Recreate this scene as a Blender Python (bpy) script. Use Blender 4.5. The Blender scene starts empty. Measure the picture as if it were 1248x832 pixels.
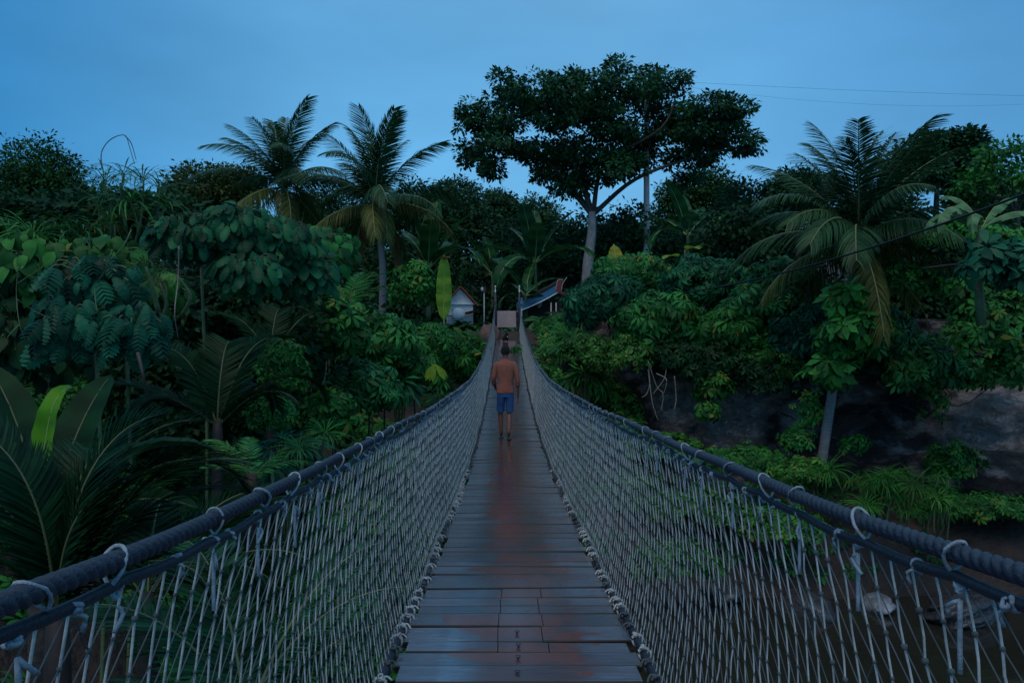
import bpy, math, random
import numpy as np
from mathutils import Vector, Matrix
R = np.random.default_rng(7)
random.seed(7)
PI = math.pi
S = bpy.context.scene
COL = S.collection
F = 971.0

def P(px, py, d):
    return np.array([(px - 624) / F * d, d, (416 - py) / F * d])

# ------------------------------------------------------------------ materials
def newmat(name):
    m = bpy.data.materials.new(name); m.use_nodes = True
    nt = m.node_tree; b = nt.nodes['Principled BSDF']
    return m, nt, b
def N(nt, t, **k):
    n = nt.nodes.new(t)
    for a, v in k.items():
        if a in n.inputs.keys(): n.inputs[a].default_value = v
        else: setattr(n, a, v)
    return n
def L(nt, a, b): nt.links.new(a, b)
def c4(c): return (c[0], c[1], c[2], 1)
def ramp(nt, stops, interp='LINEAR'):
    r = nt.nodes.new('ShaderNodeValToRGB'); e = r.color_ramp; e.interpolation = interp
    while len(e.elements) < len(stops): e.elements.new(.5)
    for i, (p, c) in enumerate(stops):
        e.elements[i].position = p; e.elements[i].color = c4(c)
    return r

def leafmat(name, dark, light, rough=.45, trans=.22, tip=None):
    """leaf colour varies from leaf to leaf (attribute rnd) and from plant to plant"""
    m, nt, b = newmat(name)
    at = N(nt, 'ShaderNodeAttribute'); at.attribute_name = 'rnd'
    oi = N(nt, 'ShaderNodeObjectInfo')
    mid = tuple((a + c) / 2 for a, c in zip(dark, light))
    r = ramp(nt, [(0, tuple(.6 * a for a in dark)), (.45, tuple(.7 * a + .3 * c for a, c in zip(dark, light))), (.85, light), (.985, light), (1, tip or tuple(1.35 * a for a in light))])
    L(nt, at.outputs['Fac'], r.inputs[0])
    no = N(nt, 'ShaderNodeTexNoise', Scale=9.0, Detail=4.0)
    tc = N(nt, 'ShaderNodeTexCoord'); L(nt, tc.outputs['Object'], no.inputs['Vector'])
    hs = N(nt, 'ShaderNodeHueSaturation', Hue=.5, Saturation=1.0)
    mr = N(nt, 'ShaderNodeMapRange'); mr.inputs['To Min'].default_value = .55; mr.inputs['To Max'].default_value = 1.45
    L(nt, no.outputs[0], mr.inputs[0]); L(nt, mr.outputs[0], hs.inputs['Value'])
    mh = N(nt, 'ShaderNodeMapRange'); mh.inputs['To Min'].default_value = .48; mh.inputs['To Max'].default_value = .52
    L(nt, oi.outputs['Random'], mh.inputs[0]); L(nt, mh.outputs[0], hs.inputs['Hue'])
    L(nt, r.outputs[0], hs.inputs['Color']); L(nt, hs.outputs[0], b.inputs['Base Color'])
    b.inputs['Roughness'].default_value = rough
    b.inputs['Specular IOR Level'].default_value = .13
    tr = N(nt, 'ShaderNodeBsdfTranslucent'); L(nt, hs.outputs[0], tr.inputs[0])
    mx = N(nt, 'ShaderNodeMixShader'); mx.inputs[0].default_value = trans
    L(nt, b.outputs[0], mx.inputs[1]); L(nt, tr.outputs[0], mx.inputs[2])
    L(nt, mx.outputs[0], nt.nodes['Material Output'].inputs[0])
    return m

def solid(name, col, rough=.7, var=.35, scale=8, bump=.0, stretch=None, spec=.5, metal=0, bscale=None):
    m, nt, b = newmat(name)
    tc = N(nt, 'ShaderNodeTexCoord')
    mp = N(nt, 'ShaderNodeMapping'); L(nt, tc.outputs['Object'], mp.inputs[0])
    if stretch: mp.inputs['Scale'].default_value = stretch
    no = N(nt, 'ShaderNodeTexNoise', Scale=scale, Detail=8.0, Roughness=.65); L(nt, mp.outputs[0], no.inputs['Vector'])
    r = ramp(nt, [(.3, tuple(c * (1 - var) for c in col)), (.7, tuple(min(1, c * (1 + var)) for c in col))])
    L(nt, no.outputs[0], r.inputs[0]); L(nt, r.outputs[0], b.inputs['Base Color'])
    b.inputs['Roughness'].default_value = rough; b.inputs['Specular IOR Level'].default_value = spec
    b.inputs['Metallic'].default_value = metal
    if bump:
        n2 = N(nt, 'ShaderNodeTexNoise', Scale=bscale or scale * 2.5, Detail=6.0); L(nt, mp.outputs[0], n2.inputs['Vector'])
        bp = N(nt, 'ShaderNodeBump', Strength=bump, Distance=.05); L(nt, n2.outputs[0], bp.inputs['Height'])
        L(nt, bp.outputs[0], b.inputs['Normal'])
    return m

M = {}
M['scheff'] = leafmat('leaf_rosette', (.014, .090, .024), (.045, .25, .055), .42, .22, (.16, .19, .03))
M['teal'] = leafmat('leaf_bluish', (.006, .060, .034), (.020, .15, .07), .42)
M['green'] = leafmat('leaf_green', (.018, .11, .020), (.06, .28, .045), .42, .22, (.16, .19, .03))
M['lime'] = leafmat('leaf_lime', (.14, .30, .03), (.30, .48, .05), .45, .4)
M['yellow'] = leafmat('leaf_yellow', (.30, .36, .03), (.45, .42, .05), .5, .4)
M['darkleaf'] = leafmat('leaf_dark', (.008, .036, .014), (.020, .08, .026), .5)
M['canopy'] = leafmat('leaf_canopy', (.011, .050, .018), (.028, .125, .034), .5, .15)
M['far'] = leafmat('leaf_far', (.014, .060, .026), (.040, .135, .046), .55)
M['olive'] = leafmat('leaf_olive', (.030, .065, .02), (.08, .13, .035), .55)
M['palm'] = leafmat('frond_green', (.014, .055, .025), (.045, .12, .045), .42)
M['palmold'] = leafmat('frond_old', (.045, .08, .022), (.125, .145, .035), .5)
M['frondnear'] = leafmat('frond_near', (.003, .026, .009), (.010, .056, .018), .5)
M['frondteal'] = leafmat('frond_teal', (.012, .07, .03), (.035, .15, .06), .42)
M['banana'] = leafmat('leaf_banana', (.009, .06, .024), (.025, .12, .036), .34, .3)
M['grass'] = leafmat('blades', (.02, .11, .02), (.07, .25, .035), .45)
M['under'] = leafmat('leaf_understorey', (.014, .080, .018), (.05, .23, .038), .45, .22, (.16, .19, .03))
M['deadleaf'] = leafmat('leaf_dead', (.12, .07, .03), (.28, .16, .06), .7)
M['stem'] = solid('stem_green', (.09, .13, .05), .6)
M['twig'] = solid('twig_pale', (.26, .21, .16), .8)
M['bark'] = solid('bark_dark', (.06, .05, .04), .85, .4, 6, .5)
M['palmbark'] = solid('bark_palm', (.22, .215, .21), .85, .4, 5, .8, (1, 1, 6))
M['greybark'] = solid('bark_grey', (.30, .28, .27), .85, .45, 4, .6, (1, 1, .5))
M['rope'] = solid('rope_dark', (.020, .028, .044), .5, .35, 60, .25)
M['rope2'] = solid('rope_black', (.012, .016, .026), .5, .3, 60, .2)
M['cord'] = solid('cord_grey', (.44, .45, .42), .75, .45, 12, .2, bscale=200)
M['cordthin'] = solid('cord_thin', (.075, .09, .09), .75, .4, 12)
M['whitecord'] = solid('cord_white', (.26, .32, .36), .7, .35, 60, .3, bscale=300)
M['beam'] = solid('beam_wood', (.06, .055, .055), .5, .4, 10, .4, (3, .5, 3))
M['concrete'] = solid('concrete_pale', (.55, .55, .55), .8, .2, 3)
M['whitewall'] = solid('wall_white', (.85, .86, .88), .7, .1, 2)
M['redroof'] = solid('roof_red', (.40, .09, .06), .6, .3, 6)
M['blueroof'] = solid('roof_blue', (.02, .10, .20), .4, .2, 6, 0)
M['darkwood'] = solid('wood_dark', (.035, .022, .018), .7, .4, 8)
M['redwood'] = solid('wood_red', (.16, .025, .02), .6, .3, 8)
M['palewood'] = solid('wood_pale', (.42, .38, .36), .7, .2, 8)
M['board'] = solid('board_pinkish', (.42, .32, .32), .7, .15, 3)
M['black'] = solid('cable_black', (.006, .006, .008), .5)
M['wire'] = solid('wire_grey', (.10, .13, .17), .6)
M['white'] = solid('white_paint', (.75, .75, .75), .5, .1)
M['red'] = solid('red_paint', (.5, .05, .04), .5, .1)
M['skin'] = solid('skin', (.17, .065, .04), .55, .12, 12)
M['hair'] = solid('hair_black', (.003, .003, .003), .9, .3, 60, .4)
M['shirt'] = solid('shirt_rust', (.25, .08, .048), .85, .15, 14, .3)
M['shorts'] = solid('shorts_blue', (.018, .07, .19), .85, .2, 14, .3)
M['fur'] = solid('fur_black', (.008, .007, .007), .8, .3, 40, .3)
M['sandal'] = solid('sandal_dark', (.02, .018, .018), .7)
M['metal'] = solid('bolt_metal', (.12, .12, .13), .35, .3, 40, metal=.8)

# ------------------------------------------------------------------ mesh builder
class MB:
    def __init__(s):
        s.v = []; s.q = []; s.t = []; s.r = []; s.n = 0; s.qm = []; s.tm = []
    def add(s, v, q=None, t=None, rnd=None, mat=0):
        v = np.asarray(v, float).reshape(-1, 3)
        if q is not None and len(q):
            q = np.asarray(q, int).reshape(-1, 4); s.q.append(q + s.n); s.qm.append(np.full(len(q), mat))
        if t is not None and len(t):
            t = np.asarray(t, int).reshape(-1, 3); s.t.append(t + s.n); s.tm.append(np.full(len(t), mat))
        s.v.append(v)
        s.r.append(np.full(len(v), .5) if rnd is None else np.broadcast_to(np.asarray(rnd, float), (len(v),)))
        s.n += len(v)
    def build(s, name, mats, parent=None, smooth=True):
        me = bpy.data.meshes.new(name)
        v = np.concatenate(s.v)
        q = np.concatenate(s.q) if s.q else np.zeros((0, 4), int)
        t = np.concatenate(s.t) if s.t else np.zeros((0, 3), int)
        me.vertices.add(len(v)); me.vertices.foreach_set('co', v.ravel())
        li = np.concatenate([q.ravel(), t.ravel()])
        me.loops.add(len(li)); me.loops.foreach_set('vertex_index', li.astype(np.int32))
        me.polygons.add(len(q) + len(t))
        ls = np.concatenate([np.arange(len(q)) * 4, len(q) * 4 + np.arange(len(t)) * 3])
        me.polygons.foreach_set('loop_start', ls.astype(np.int32))
        if not isinstance(mats, (list, tuple)): mats = [mats]
        for m in mats: me.materials.append(m)
        mi = np.concatenate(s.qm + s.tm) if (s.qm or s.tm) else np.zeros(0)
        me.polygons.foreach_set('material_index', mi.astype(np.int32))
        me.polygons.foreach_set('use_smooth', np.full(len(q) + len(t), smooth))
        a = me.attributes.new('rnd', 'FLOAT', 'POINT'); a.data.foreach_set('value', np.concatenate(s.r).astype(np.float32))
        me.update(calc_edges=True)
        o = bpy.data.objects.new(name, me); COL.objects.link(o)
        if parent: o.parent = parent
        return o

def tag(o, label=None, cat=None, group=None, kind=None):
    if label: o['label'] = label
    if cat: o['category'] = cat
    if group: o['group'] = group
    if kind: o['kind'] = kind
    return o
def thing(name, label, cat, loc=(0, 0, 0), rz=0, group=None):
    o = bpy.data.objects.new(name, None); o.empty_display_size = .2; COL.objects.link(o)
    o.location = [float(a) for a in loc]; o.rotation_euler = (0, 0, rz)
    return tag(o, label, cat, group)
def copy_tree(o, parent=None):
    c = o.copy(); COL.objects.link(c); c.parent = parent
    for ch in list(o.children): copy_tree(ch, c)
    return c

def norm(a): return a / np.maximum(np.linalg.norm(a, axis=-1, keepdims=True), 1e-9)
def smooth_line(pts, n):
    pts = np.asarray(pts, float)
    if len(pts) == 2:
        t = np.linspace(0, 1, n)[:, None]; return pts[0] * (1 - t) + pts[1] * t
    p = np.vstack([2 * pts[0] - pts[1], pts, 2 * pts[-1] - pts[-2]])
    out = []
    u = np.linspace(0, len(pts) - 1 - 1e-6, n)
    for x in u:
        i = int(x); t = x - i; a, b, c, d = p[i:i + 4]
        out.append(.5 * (2 * b + (c - a) * t + (2 * a - 5 * b + 4 * c - d) * t * t + (3 * b - a - 3 * c + d) * t ** 3))
    return np.array(out)
def tube(mb, pts, rad, sides=8, mat=0, lobes=0, pitch=0, amp=0, rnd=.5, cap=True):
    pts = np.asarray(pts, float); n = len(pts)
    rad = np.broadcast_to(np.asarray(rad, float), (n,))
    T = norm(np.gradient(pts, axis=0))
    ref = np.array([0, 0, 1.]) if abs(T[:, 2]).mean() < .8 else np.array([1., 0, 0])
    A = norm(np.cross(T, ref)); B = np.cross(T, A)
    th = np.linspace(0, 2 * PI, sides, endpoint=False)
    rr = rad[:, None] * np.ones((1, sides))
    if lobes:
        s = np.concatenate([[0], np.cumsum(np.linalg.norm(np.diff(pts, axis=0), axis=1))])
        rr = rr * (1 - amp + amp * np.abs(np.cos(lobes / 2 * (th[None, :] - 2 * PI * s[:, None] / pitch))) ** .7)
    V = pts[:, None, :] + rr[..., None] * (np.cos(th)[None, :, None] * A[:, None, :] + np.sin(th)[None, :, None] * B[:, None, :])
    i = np.arange(n - 1)[:, None] * sides; j = np.arange(sides)[None, :]; k = (j + 1) % sides
    q = np.stack([i + j, i + k, i + sides + k, i + sides + j], -1).reshape(-1, 4)
    V = V.reshape(-1, 3); t = []
    if cap:
        V = np.vstack([V, pts[0], pts[-1]]); m = n * sides
        for a in range(sides):
            b = (a + 1) % sides
            t += [(b, a, m), ((n - 1) * sides + a, (n - 1) * sides + b, m + 1)]
    mb.add(V, q, t, rnd, mat)
def segs(mb, p0, p1, r, sides=4, mat=0):
    p0 = np.asarray(p0, float); p1 = np.asarray(p1, float); n = len(p0)
    if n == 0: return
    T = norm(p1 - p0); ref = np.where(np.abs(T[:, 2:3]) > .8, [[1., 0, 0]], [[0, 0, 1.]])
    A = norm(np.cross(T, ref)); B = np.cross(T, A)
    th = np.linspace(0, 2 * PI, sides, endpoint=False)
    r = np.broadcast_to(np.asarray(r, float), (n,))
    off = (np.cos(th)[None, :, None] * A[:, None] + np.sin(th)[None, :, None] * B[:, None]) * r[:, None, None]
    V = np.concatenate([p0[:, None] + off, p1[:, None] + off], 1).reshape(-1, 3)
    b = np.arange(n)[:, None] * 2 * sides; j = np.arange(sides)[None]; k = (j + 1) % sides
    q = np.stack([b + j, b + k, b + sides + k, b + sides + j], -1).reshape(-1, 4)
    mb.add(V, q, None, .5, mat)
def box(mb, c, s, rot=None, mat=0, rnd=.5, bev=0):
    c = np.asarray(c, float); s = np.asarray(s, float) / 2
    v = np.array([[x, y, z] for x in (-1, 1) for y in (-1, 1) for z in (-1, 1)], float) * s
    if rot is not None: v = v @ np.array(rot).T
    q = [(0, 1, 3, 2), (4, 6, 7, 5), (0, 4, 5, 1), (2, 3, 7, 6), (0, 2, 6, 4), (1, 5, 7, 3)]
    mb.add(v + c, q, None, rnd, mat)
def ico(sub=1):
    import bmesh
    bm = bmesh.new(); bmesh.ops.create_icosphere(bm, subdivisions=sub, radius=1)
    v = np.array([a.co[:] for a in bm.verts]); t = np.array([[w.index for w in f.verts] for f in bm.faces]); bm.free()
    return v, t
ICO1 = ico(1); ICO2 = ico(2); ICO3 = ico(3); ICO5 = ico(5)
def blobs(mb, pos, r, tmpl=None, mat=0, sq=None):
    v, t = tmpl or ICO1
    pos = np.asarray(pos, float).reshape(-1, 3); n = len(pos)
    if n == 0: return
    sc = np.broadcast_to(np.asarray(r, float).reshape(-1, 1) * np.ones((1, 3)), (n, 3)) * (1 if sq is None else sq)
    V = pos[:, None] + v[None] * sc[:, None]
    tt = t[None] + (np.arange(n) * len(v))[:, None, None]
    mb.add(V.reshape(-1, 3), None, tt.reshape(-1, 3), .5, mat)

# leaf templates: local x = side, y = forward, z = face normal -----------------------------
def leaf(Ln=1, W=.3, n=4, droop=.3, fold=.15, peak=.5, base=.0):
    t = np.linspace(0, 1, n + 1)
    w = W / 2 * np.sin(PI * np.clip(t, 0, 1) ** (math.log(.5) / math.log(peak))) ** .8
    w[0] = base; w[-1] = 0.004
    ang = -droop * t * 1.6
    dy = np.cos(ang) * Ln / n; dz = np.sin(ang) * Ln / n
    y = np.concatenate([[0], np.cumsum(dy[1:])]); z = np.concatenate([[0], np.cumsum(dz[1:])])
    v = []
    for i in range(n + 1):
        v += [(-w[i], y[i], z[i] + fold * w[i]), (0, y[i], z[i]), (w[i], y[i], z[i] + fold * w[i])]
    q = []
    for i in range(n):
        a = 3 * i; q += [(a, a + 1, a + 4, a + 3), (a + 1, a + 2, a + 5, a + 4)]
    return np.array(v), np.array(q)
def rotz(a): c, s = math.cos(a), math.sin(a); return np.array([[c, -s, 0], [s, c, 0], [0, 0, 1.]])
def rotx(a): c, s = math.cos(a), math.sin(a); return np.array([[1., 0, 0], [0, c, -s], [0, s, c]])
def roty(a): c, s = math.cos(a), math.sin(a); return np.array([[c, 0, s], [0, 1., 0], [-s, 0, c]])
def merge(parts):
    v = []; q = []; r = []; n = 0
    for a, b, rr in parts:
        v.append(a); q.append(np.asarray(b) + n); r.append(np.full(len(a), rr)); n += len(a)
    return np.concatenate(v), np.concatenate(q), np.concatenate(r)
def rosette(k=8, Ln=1, W=.26, tilt=-.1, droop=.5, n=3, fan=2 * PI, start=.12, seed=0, fold=.12, peak=.62):
    rg = np.random.default_rng(seed); out = []
    for i in range(k):
        a = fan * (i + rg.uniform(-.2, .2)) / k - (fan / 2 if fan < 6 else 0)
        s = rg.uniform(.75, 1.1); v, q = leaf(Ln * s, W * s, n, droop * rg.uniform(.6, 1.4), fold, peak)
        v = v + [0, start, 0]
        v = v @ rotx(tilt + rg.uniform(-.2, .2)).T @ rotz(a).T
        out.append((v, q, rg.uniform(-.15, .15)))
    return merge(out)
def scatter(mb, tm, pos, Rm, sc, rnd=None, mat=0):
    v, q = tm[0], tm[1]; dr = tm[2] if len(tm) > 2 else np.zeros(len(v))
    n = len(pos)
    if n == 0: return
    sc = np.broadcast_to(np.asarray(sc, float), (n,))
    V = np.einsum('nij,mj->nmi', Rm, v) * sc[:, None, None] + pos[:, None]
    qq = q[None] + (np.arange(n) * len(v))[:, None, None]
    if rnd is None: rnd = R.random(n)
    rr = np.clip(rnd[:, None] + dr[None], 0, 1)
    mb.add(V.reshape(-1, 3), qq.reshape(-1, 4), None, rr.ravel(), mat)
def frames(fwd, up):
    """columns side, forward, normal; forward kept, normal as near 'up' as possible"""
    f = norm(fwd); s = norm(np.cross(f, up)); u = np.cross(s, f)
    return np.stack([s, f, u], -1)
def rand_dirs(n): return norm(R.normal(size=(n, 3)))

LEAF3 = leaf(1, .5, 2, .3, .2)
LEAFN = leaf(1, .45, 3, .5, .2)
ROS = [rosette(9, 1, .30, -.05, .55, 3, seed=s) for s in range(3)]
ROSW = [rosette(7, 1, .42, .0, .4, 3, seed=s + 5, peak=.6) for s in range(3)]
FAN = [rosette(11, 1, .13, .1, .5, 3, fan=3.9, start=.05, seed=s + 9) for s in range(2)]
TUFT = [rosette(34, 1, .038, .95, .95, 5, start=.0, seed=s + 20, fold=.2) for s in range(2)]

def lobed(Ln=1, npair=7, W=.55, seed=0):
    """pinnately lobed leaf: broad finger lobes either side of a midrib"""
    rg = np.random.default_rng(seed); out = []
    mid, mq = leaf(Ln, .12 * W * 2, 6, .55, .1, .4)
    out.append((mid, mq, .15))
    for i in range(npair):
        t = (i + .6) / (npair + .5)
        ln = W * .62 * (math.sin(PI * (t * .86 + .12)) ** .8) * rg.uniform(.9, 1.08)
        ang = -.55 * t * 1.6 * .5; y = Ln * t * math.cos(ang * .8) * .96; z = Ln * math.sin(ang) * t * .95
        for sd in (-1, 1):
            v, q = leaf(ln, Ln / npair * 1.25, 3, .5, .1, .45, base=Ln / npair * .5)
            v = v @ rotz(-sd * (PI / 2 - .5 * t - .15)).T
            out.append((v + [0, y, z], q, rg.uniform(-.1, .1)))
    return merge(out)
def pleat(Ln=1, W=.5, n=18, droop=.5, seed=0):
    rg = np.random.default_rng(seed); t = np.linspace(0, 1, n + 1); w = W / 2 * np.sin(PI * np.clip(t, 0, 1) ** .72) ** .6; w[0] = .01; w[-1] = .01
    V = []; ang = -droop * 1.6 * t; y = np.concatenate([[0], np.cumsum(np.cos(ang[1:]) / n)]) * Ln; z = np.concatenate([[0], np.cumsum(np.sin(ang[1:]) / n)]) * Ln
    for i in range(n + 1):
        nl_, nr_ = [(.70 if i % 3 == 0 else 1) * rg.uniform(.92, 1.04) for _ in (0, 1)]; pz = .018 * Ln * (1 if i % 3 == 1 else -.6)
        for u, nn in ((-1, nl_), (-.5, 1), (0, 1), (.5, 1), (1, nr_)):
            V.append((w[i] * u * nn, y[i] + abs(u) * w[i] * .35, z[i] + pz * abs(u) + .10 * w[i] * abs(u) - .35 * w[i] * u * u))
    q = [(5 * i + c, 5 * i + c + 1, 5 * i + c + 6, 5 * i + c + 5) for i in range(n) for c in range(4)]
    return np.array(V), np.array(q), np.full(len(V), 0.)
PLEAT = [pleat(1, w_, 18, d_, s) for s, (w_, d_) in enumerate(((.5, .5), (.42, .8), (.58, .3)))]
LOBED = [lobed(1, 7, .75, s) for s in range(3)]

def crown_leaves(mb, blist, tm, nclump, per, lsize, spread=.5, up=.5, mat=0, shell=.55, bottom=-.5):
    """leaves gathered in clumps that sit on the outside of several uneven lumps"""
    cl = []
    vol = np.array([(b[3] * b[4] * b[5]) ** (2 / 3) for b in blist]); vol = vol / vol.sum()
    for b, f in zip(blist, vol):
        n = max(3, int(nclump * f)); d = rand_dirs(n * 3); d = d[d[:, 2] > bottom][:n]
        rr = shell + (1 - shell) * R.random(len(d)) ** .6
        rr = rr * (1 + .12 * np.sin(d[:, 0] * 5 + b[0]) * np.cos(d[:, 1] * 4 + b[1]) + R.normal(0, .06, len(d)))
        c = np.array(b[:3]) + d * np.array(b[3:6]) * rr[:, None]
        cl.append(np.hstack([c, d]))
    cl = np.vstack(cl); n = len(cl)
    idx = np.repeat(np.arange(n), per)
    off = spread * .5 * np.clip(R.normal(0, 1, (len(idx), 3)), -1.5, 1.5) * [1, 1, .6]
    pos = cl[idx, :3] + off
    fwd = norm(cl[idx, 3:] * .7 + norm(off) * .9 + R.normal(0, .35, (len(idx), 3)) + [0, 0, -.15])
    upv = norm(np.array([0, 0, up]) + cl[idx, 3:] * .5 + R.normal(0, .35, (len(idx), 3)))
    base = R.random(n)
    rnd = np.clip(base[idx] * .6 + R.random(len(idx)) * .4, 0, 1)
    tms = tm if isinstance(tm, list) else [tm]
    for k, t in enumerate(tms):
        s = slice(k, None, len(tms))
        scatter(mb, t, pos[s], frames(fwd[s], upv[s]), lsize * R.uniform(.6, 1.25, len(pos[s])), rnd[s], mat)
    return cl
def rosette_bush(mb, blist, n, size, tms=ROS, mat=0, out=.75, bottom=-.75, shell=.72):
    vol = np.array([(b[3] * b[4] * b[5]) ** (2 / 3) for b in blist]); vol = vol / vol.sum()
    for b, f in zip(blist, vol):
        k = max(4, int(n * f)); d = rand_dirs(k * 3); d = d[(d[:, 2] > bottom) & (d[:, 1] < .5)][:k]
        rr = shell + (1 - shell) * R.random(len(d)) ** .5
        rr *= 1 + .2 * np.sin(d[:, 0] * 6 + b[0] * 3) * np.cos(d[:, 2] * 5 + b[2]) + R.normal(0, .15, len(d)) - .25 * (R.random(len(d)) < .3)
        pos = np.array(b[:3]) + d * np.array(b[3:6]) * rr[:, None]
        nrm = norm(d * out + [0, -.1, .55] + R.normal(0, .28, (len(d), 3)))
        fw = norm(np.cross(nrm, rand_dirs(len(d))))
        fr = frames(fw, nrm); rn = R.random(len(d))
        sz = size * R.uniform(.55, 1.3, len(d))
        for j, t in enumerate(tms):
            s = slice(j, None, len(tms)); scatter(mb, t, pos[s], fr[s], sz[s], rn[s], mat)

def limbs(mb, root, targets, r0, r1, sag=.0, sides=6, n=8):
    for t in targets:
        t = np.asarray(t, float); d = t - root
        mid = root + d * .5 + np.array([R.normal(0, .08), R.normal(0, .08), -.06 + R.normal(0, .05) + sag]) * np.linalg.norm(d)
        q = root + d * .22 + np.array([0, 0, .05]) * np.linalg.norm(d)
        tube(mb, smooth_line([root, q, mid, t], n), np.linspace(r0, r1, n), sides)

def crown_limbs(mb, root, targets, r0, r1, k=6):
    tg = [np.asarray(t, float) for t in targets]
    order = sorted(range(len(tg)), key=lambda i: -np.linalg.norm(tg[i] - root))
    main = []
    for i in order:
        d = norm((tg[i] - root)[None])[0]
        if all(np.dot(d, norm((tg[m] - root)[None])[0]) < .88 for m in main) and len(main) < k: main.append(i)
    pts = []; rad = []
    for i in main:
        d = tg[i] - root; ln = np.linalg.norm(d); n = 16
        c = smooth_line([root, root + d * .25 + [0, 0, .10 * ln] + R.normal(0, .03 * ln, 3), root + d * .6 + [0, 0, .06 * ln] + R.normal(0, .06 * ln, 3), tg[i]], n)
        rr = np.linspace(r0, r1, n); tube(mb, c, rr, 8); pts.append(c); rad.append(rr)
    for i in range(len(tg)):
        if i in main: continue
        P_ = np.concatenate(pts); Q_ = np.concatenate(rad); dd = np.linalg.norm(P_ - tg[i], axis=1) + .5 * np.maximum(0, np.linalg.norm(P_ - root, axis=1) - np.linalg.norm(tg[i] - root)); j = int(np.argmin(dd))
        a = P_[j]; d = tg[i] - a; ln = np.linalg.norm(d); n = 9
        c = smooth_line([a, a + d * .35 + R.normal(0, .09 * ln, 3), a + d * .7 + R.normal(0, .09 * ln, 3), tg[i]], n); rr = np.linspace(Q_[j] * .75, r1 * .7, n)
        tube(mb, c, rr, 6); pts.append(c[2:]); rad.append(rr[2:])
    return np.concatenate(pts), np.concatenate(rad)

def tree(name, label, base, fork, blist, leafm, barkm, nclump=160, per=16, lsize=.35, spread=.9, r=.3, tm=LEAF3, group=None,
         cat='tree', rosettes=None, shell=.55, bottom=-.5, tk=None, twigs=0):
    o = thing(name, label, cat, base, group=group)
    base = np.asarray(base, float); fork = np.asarray(fork, float)
    loc = [(b[0] - base[0], b[1] - base[1], b[2] - base[2], b[3], b[4], b[5]) for b in blist]
    fk = fork - base
    mb = MB(); m = smooth_line([[0, 0, -.5], fk * .35 + [R.normal(0, .1), 0, 0], fk * .7 + [R.normal(0, .1), 0, 0], fk] if tk is None else [np.array(k) - base for k in tk], 14)
    tube(mb, m, np.linspace(r * 1.25, r * .72, 14), 10)
    br = MB(); LP, LR = crown_limbs(br, fk, [np.array(b[:3]) for b in loc], r * .5, r * .10)
    c = MB()
    if rosettes: rosette_bush(c, loc, rosettes[0], rosettes[1], rosettes[2], shell=shell, bottom=bottom); cl = None
    else: cl = crown_leaves(c, loc, tm, nclump, per, lsize, spread, shell=shell, bottom=bottom)
    if twigs and cl is not None:
        pk = R.choice(len(cl), min(twigs, len(cl)), replace=False)
        cen = np.array([b[:3] for b in loc])
        for i in pk:
            j = np.argmin(np.linalg.norm(LP - cl[i, :3], axis=1)); a = LP[j]; bb = cl[i, :3]
            tube(br, smooth_line([a, (a + bb) / 2 + R.normal(0, .12, 3) * np.linalg.norm(bb - a), bb], 5), np.linspace(r * .09, r * .04, 5), 4, cap=False)
    mb.build('trunk', barkm, o); br.build('branches', M['bark'], o); c.build('crown', leafm, o)
    return o

def blob(px, py, d, rpx, rpy, ry=None, dy=0):
    c = P(px, py, d); k = d / F
    return (c[0], c[1] + dy, c[2], rpx * k, (ry if ry else rpx * k * .8), rpy * k)

# ------------------------------------------------------------------ ground
def sst(a, b, x):
    t = np.clip((x - a) / (b - a), 0, 1); return t * t * (3 - 2 * t)
def fnoise(x, y, s=0):
    return (np.sin(x * .9 + s) * np.cos(y * .7 + s * 1.3) * .5 + np.sin(x * 2.1 + y * 1.7 + s) * .25 + np.sin(x * 4.3 - y * 3.9 + 2 * s) * .12)
def H(x, y):
    x = np.asarray(x, float); y = np.asarray(y, float)
    z = np.full(np.broadcast(x, y).shape, -9.0)
    wob = fnoise(x * .35, y * .3, 1) * 1.2
    right = sst(-1, 5, x)
    # right far shore, then top of cliff
    zr = -9 + 3.2 * sst(22.2, 25.0, y + wob * .5) + .6 * sst(25, 29, y) + 5.2 * sst(30.5, 33.5, y + wob * .5) + 1.4 * sst(33, 42, y)
    # left and middle bank slopes up evenly
    zl = -9 + 2.4 * sst(9, 16, y + wob) + 6.2 * sst(18, 36, y + wob) + .8 * sst(36, 41, y)
    z = zr * right + zl * (1 - right)
    left = sst(-2.5, -11, x + wob * .5) * (1 - .0 * y) * sst(-1, 4, y)
    z = np.maximum(z, -9 + 6.5 * left + 1.8 * sst(-9, -20, x) * sst(4, 14, y))
    z = z + 2.0 * sst(46, 75, y) + 15 * sst(80, 180, y)
    return z + fnoise(x, y) * .22 * sst(-8.6, -7, z)

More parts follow.
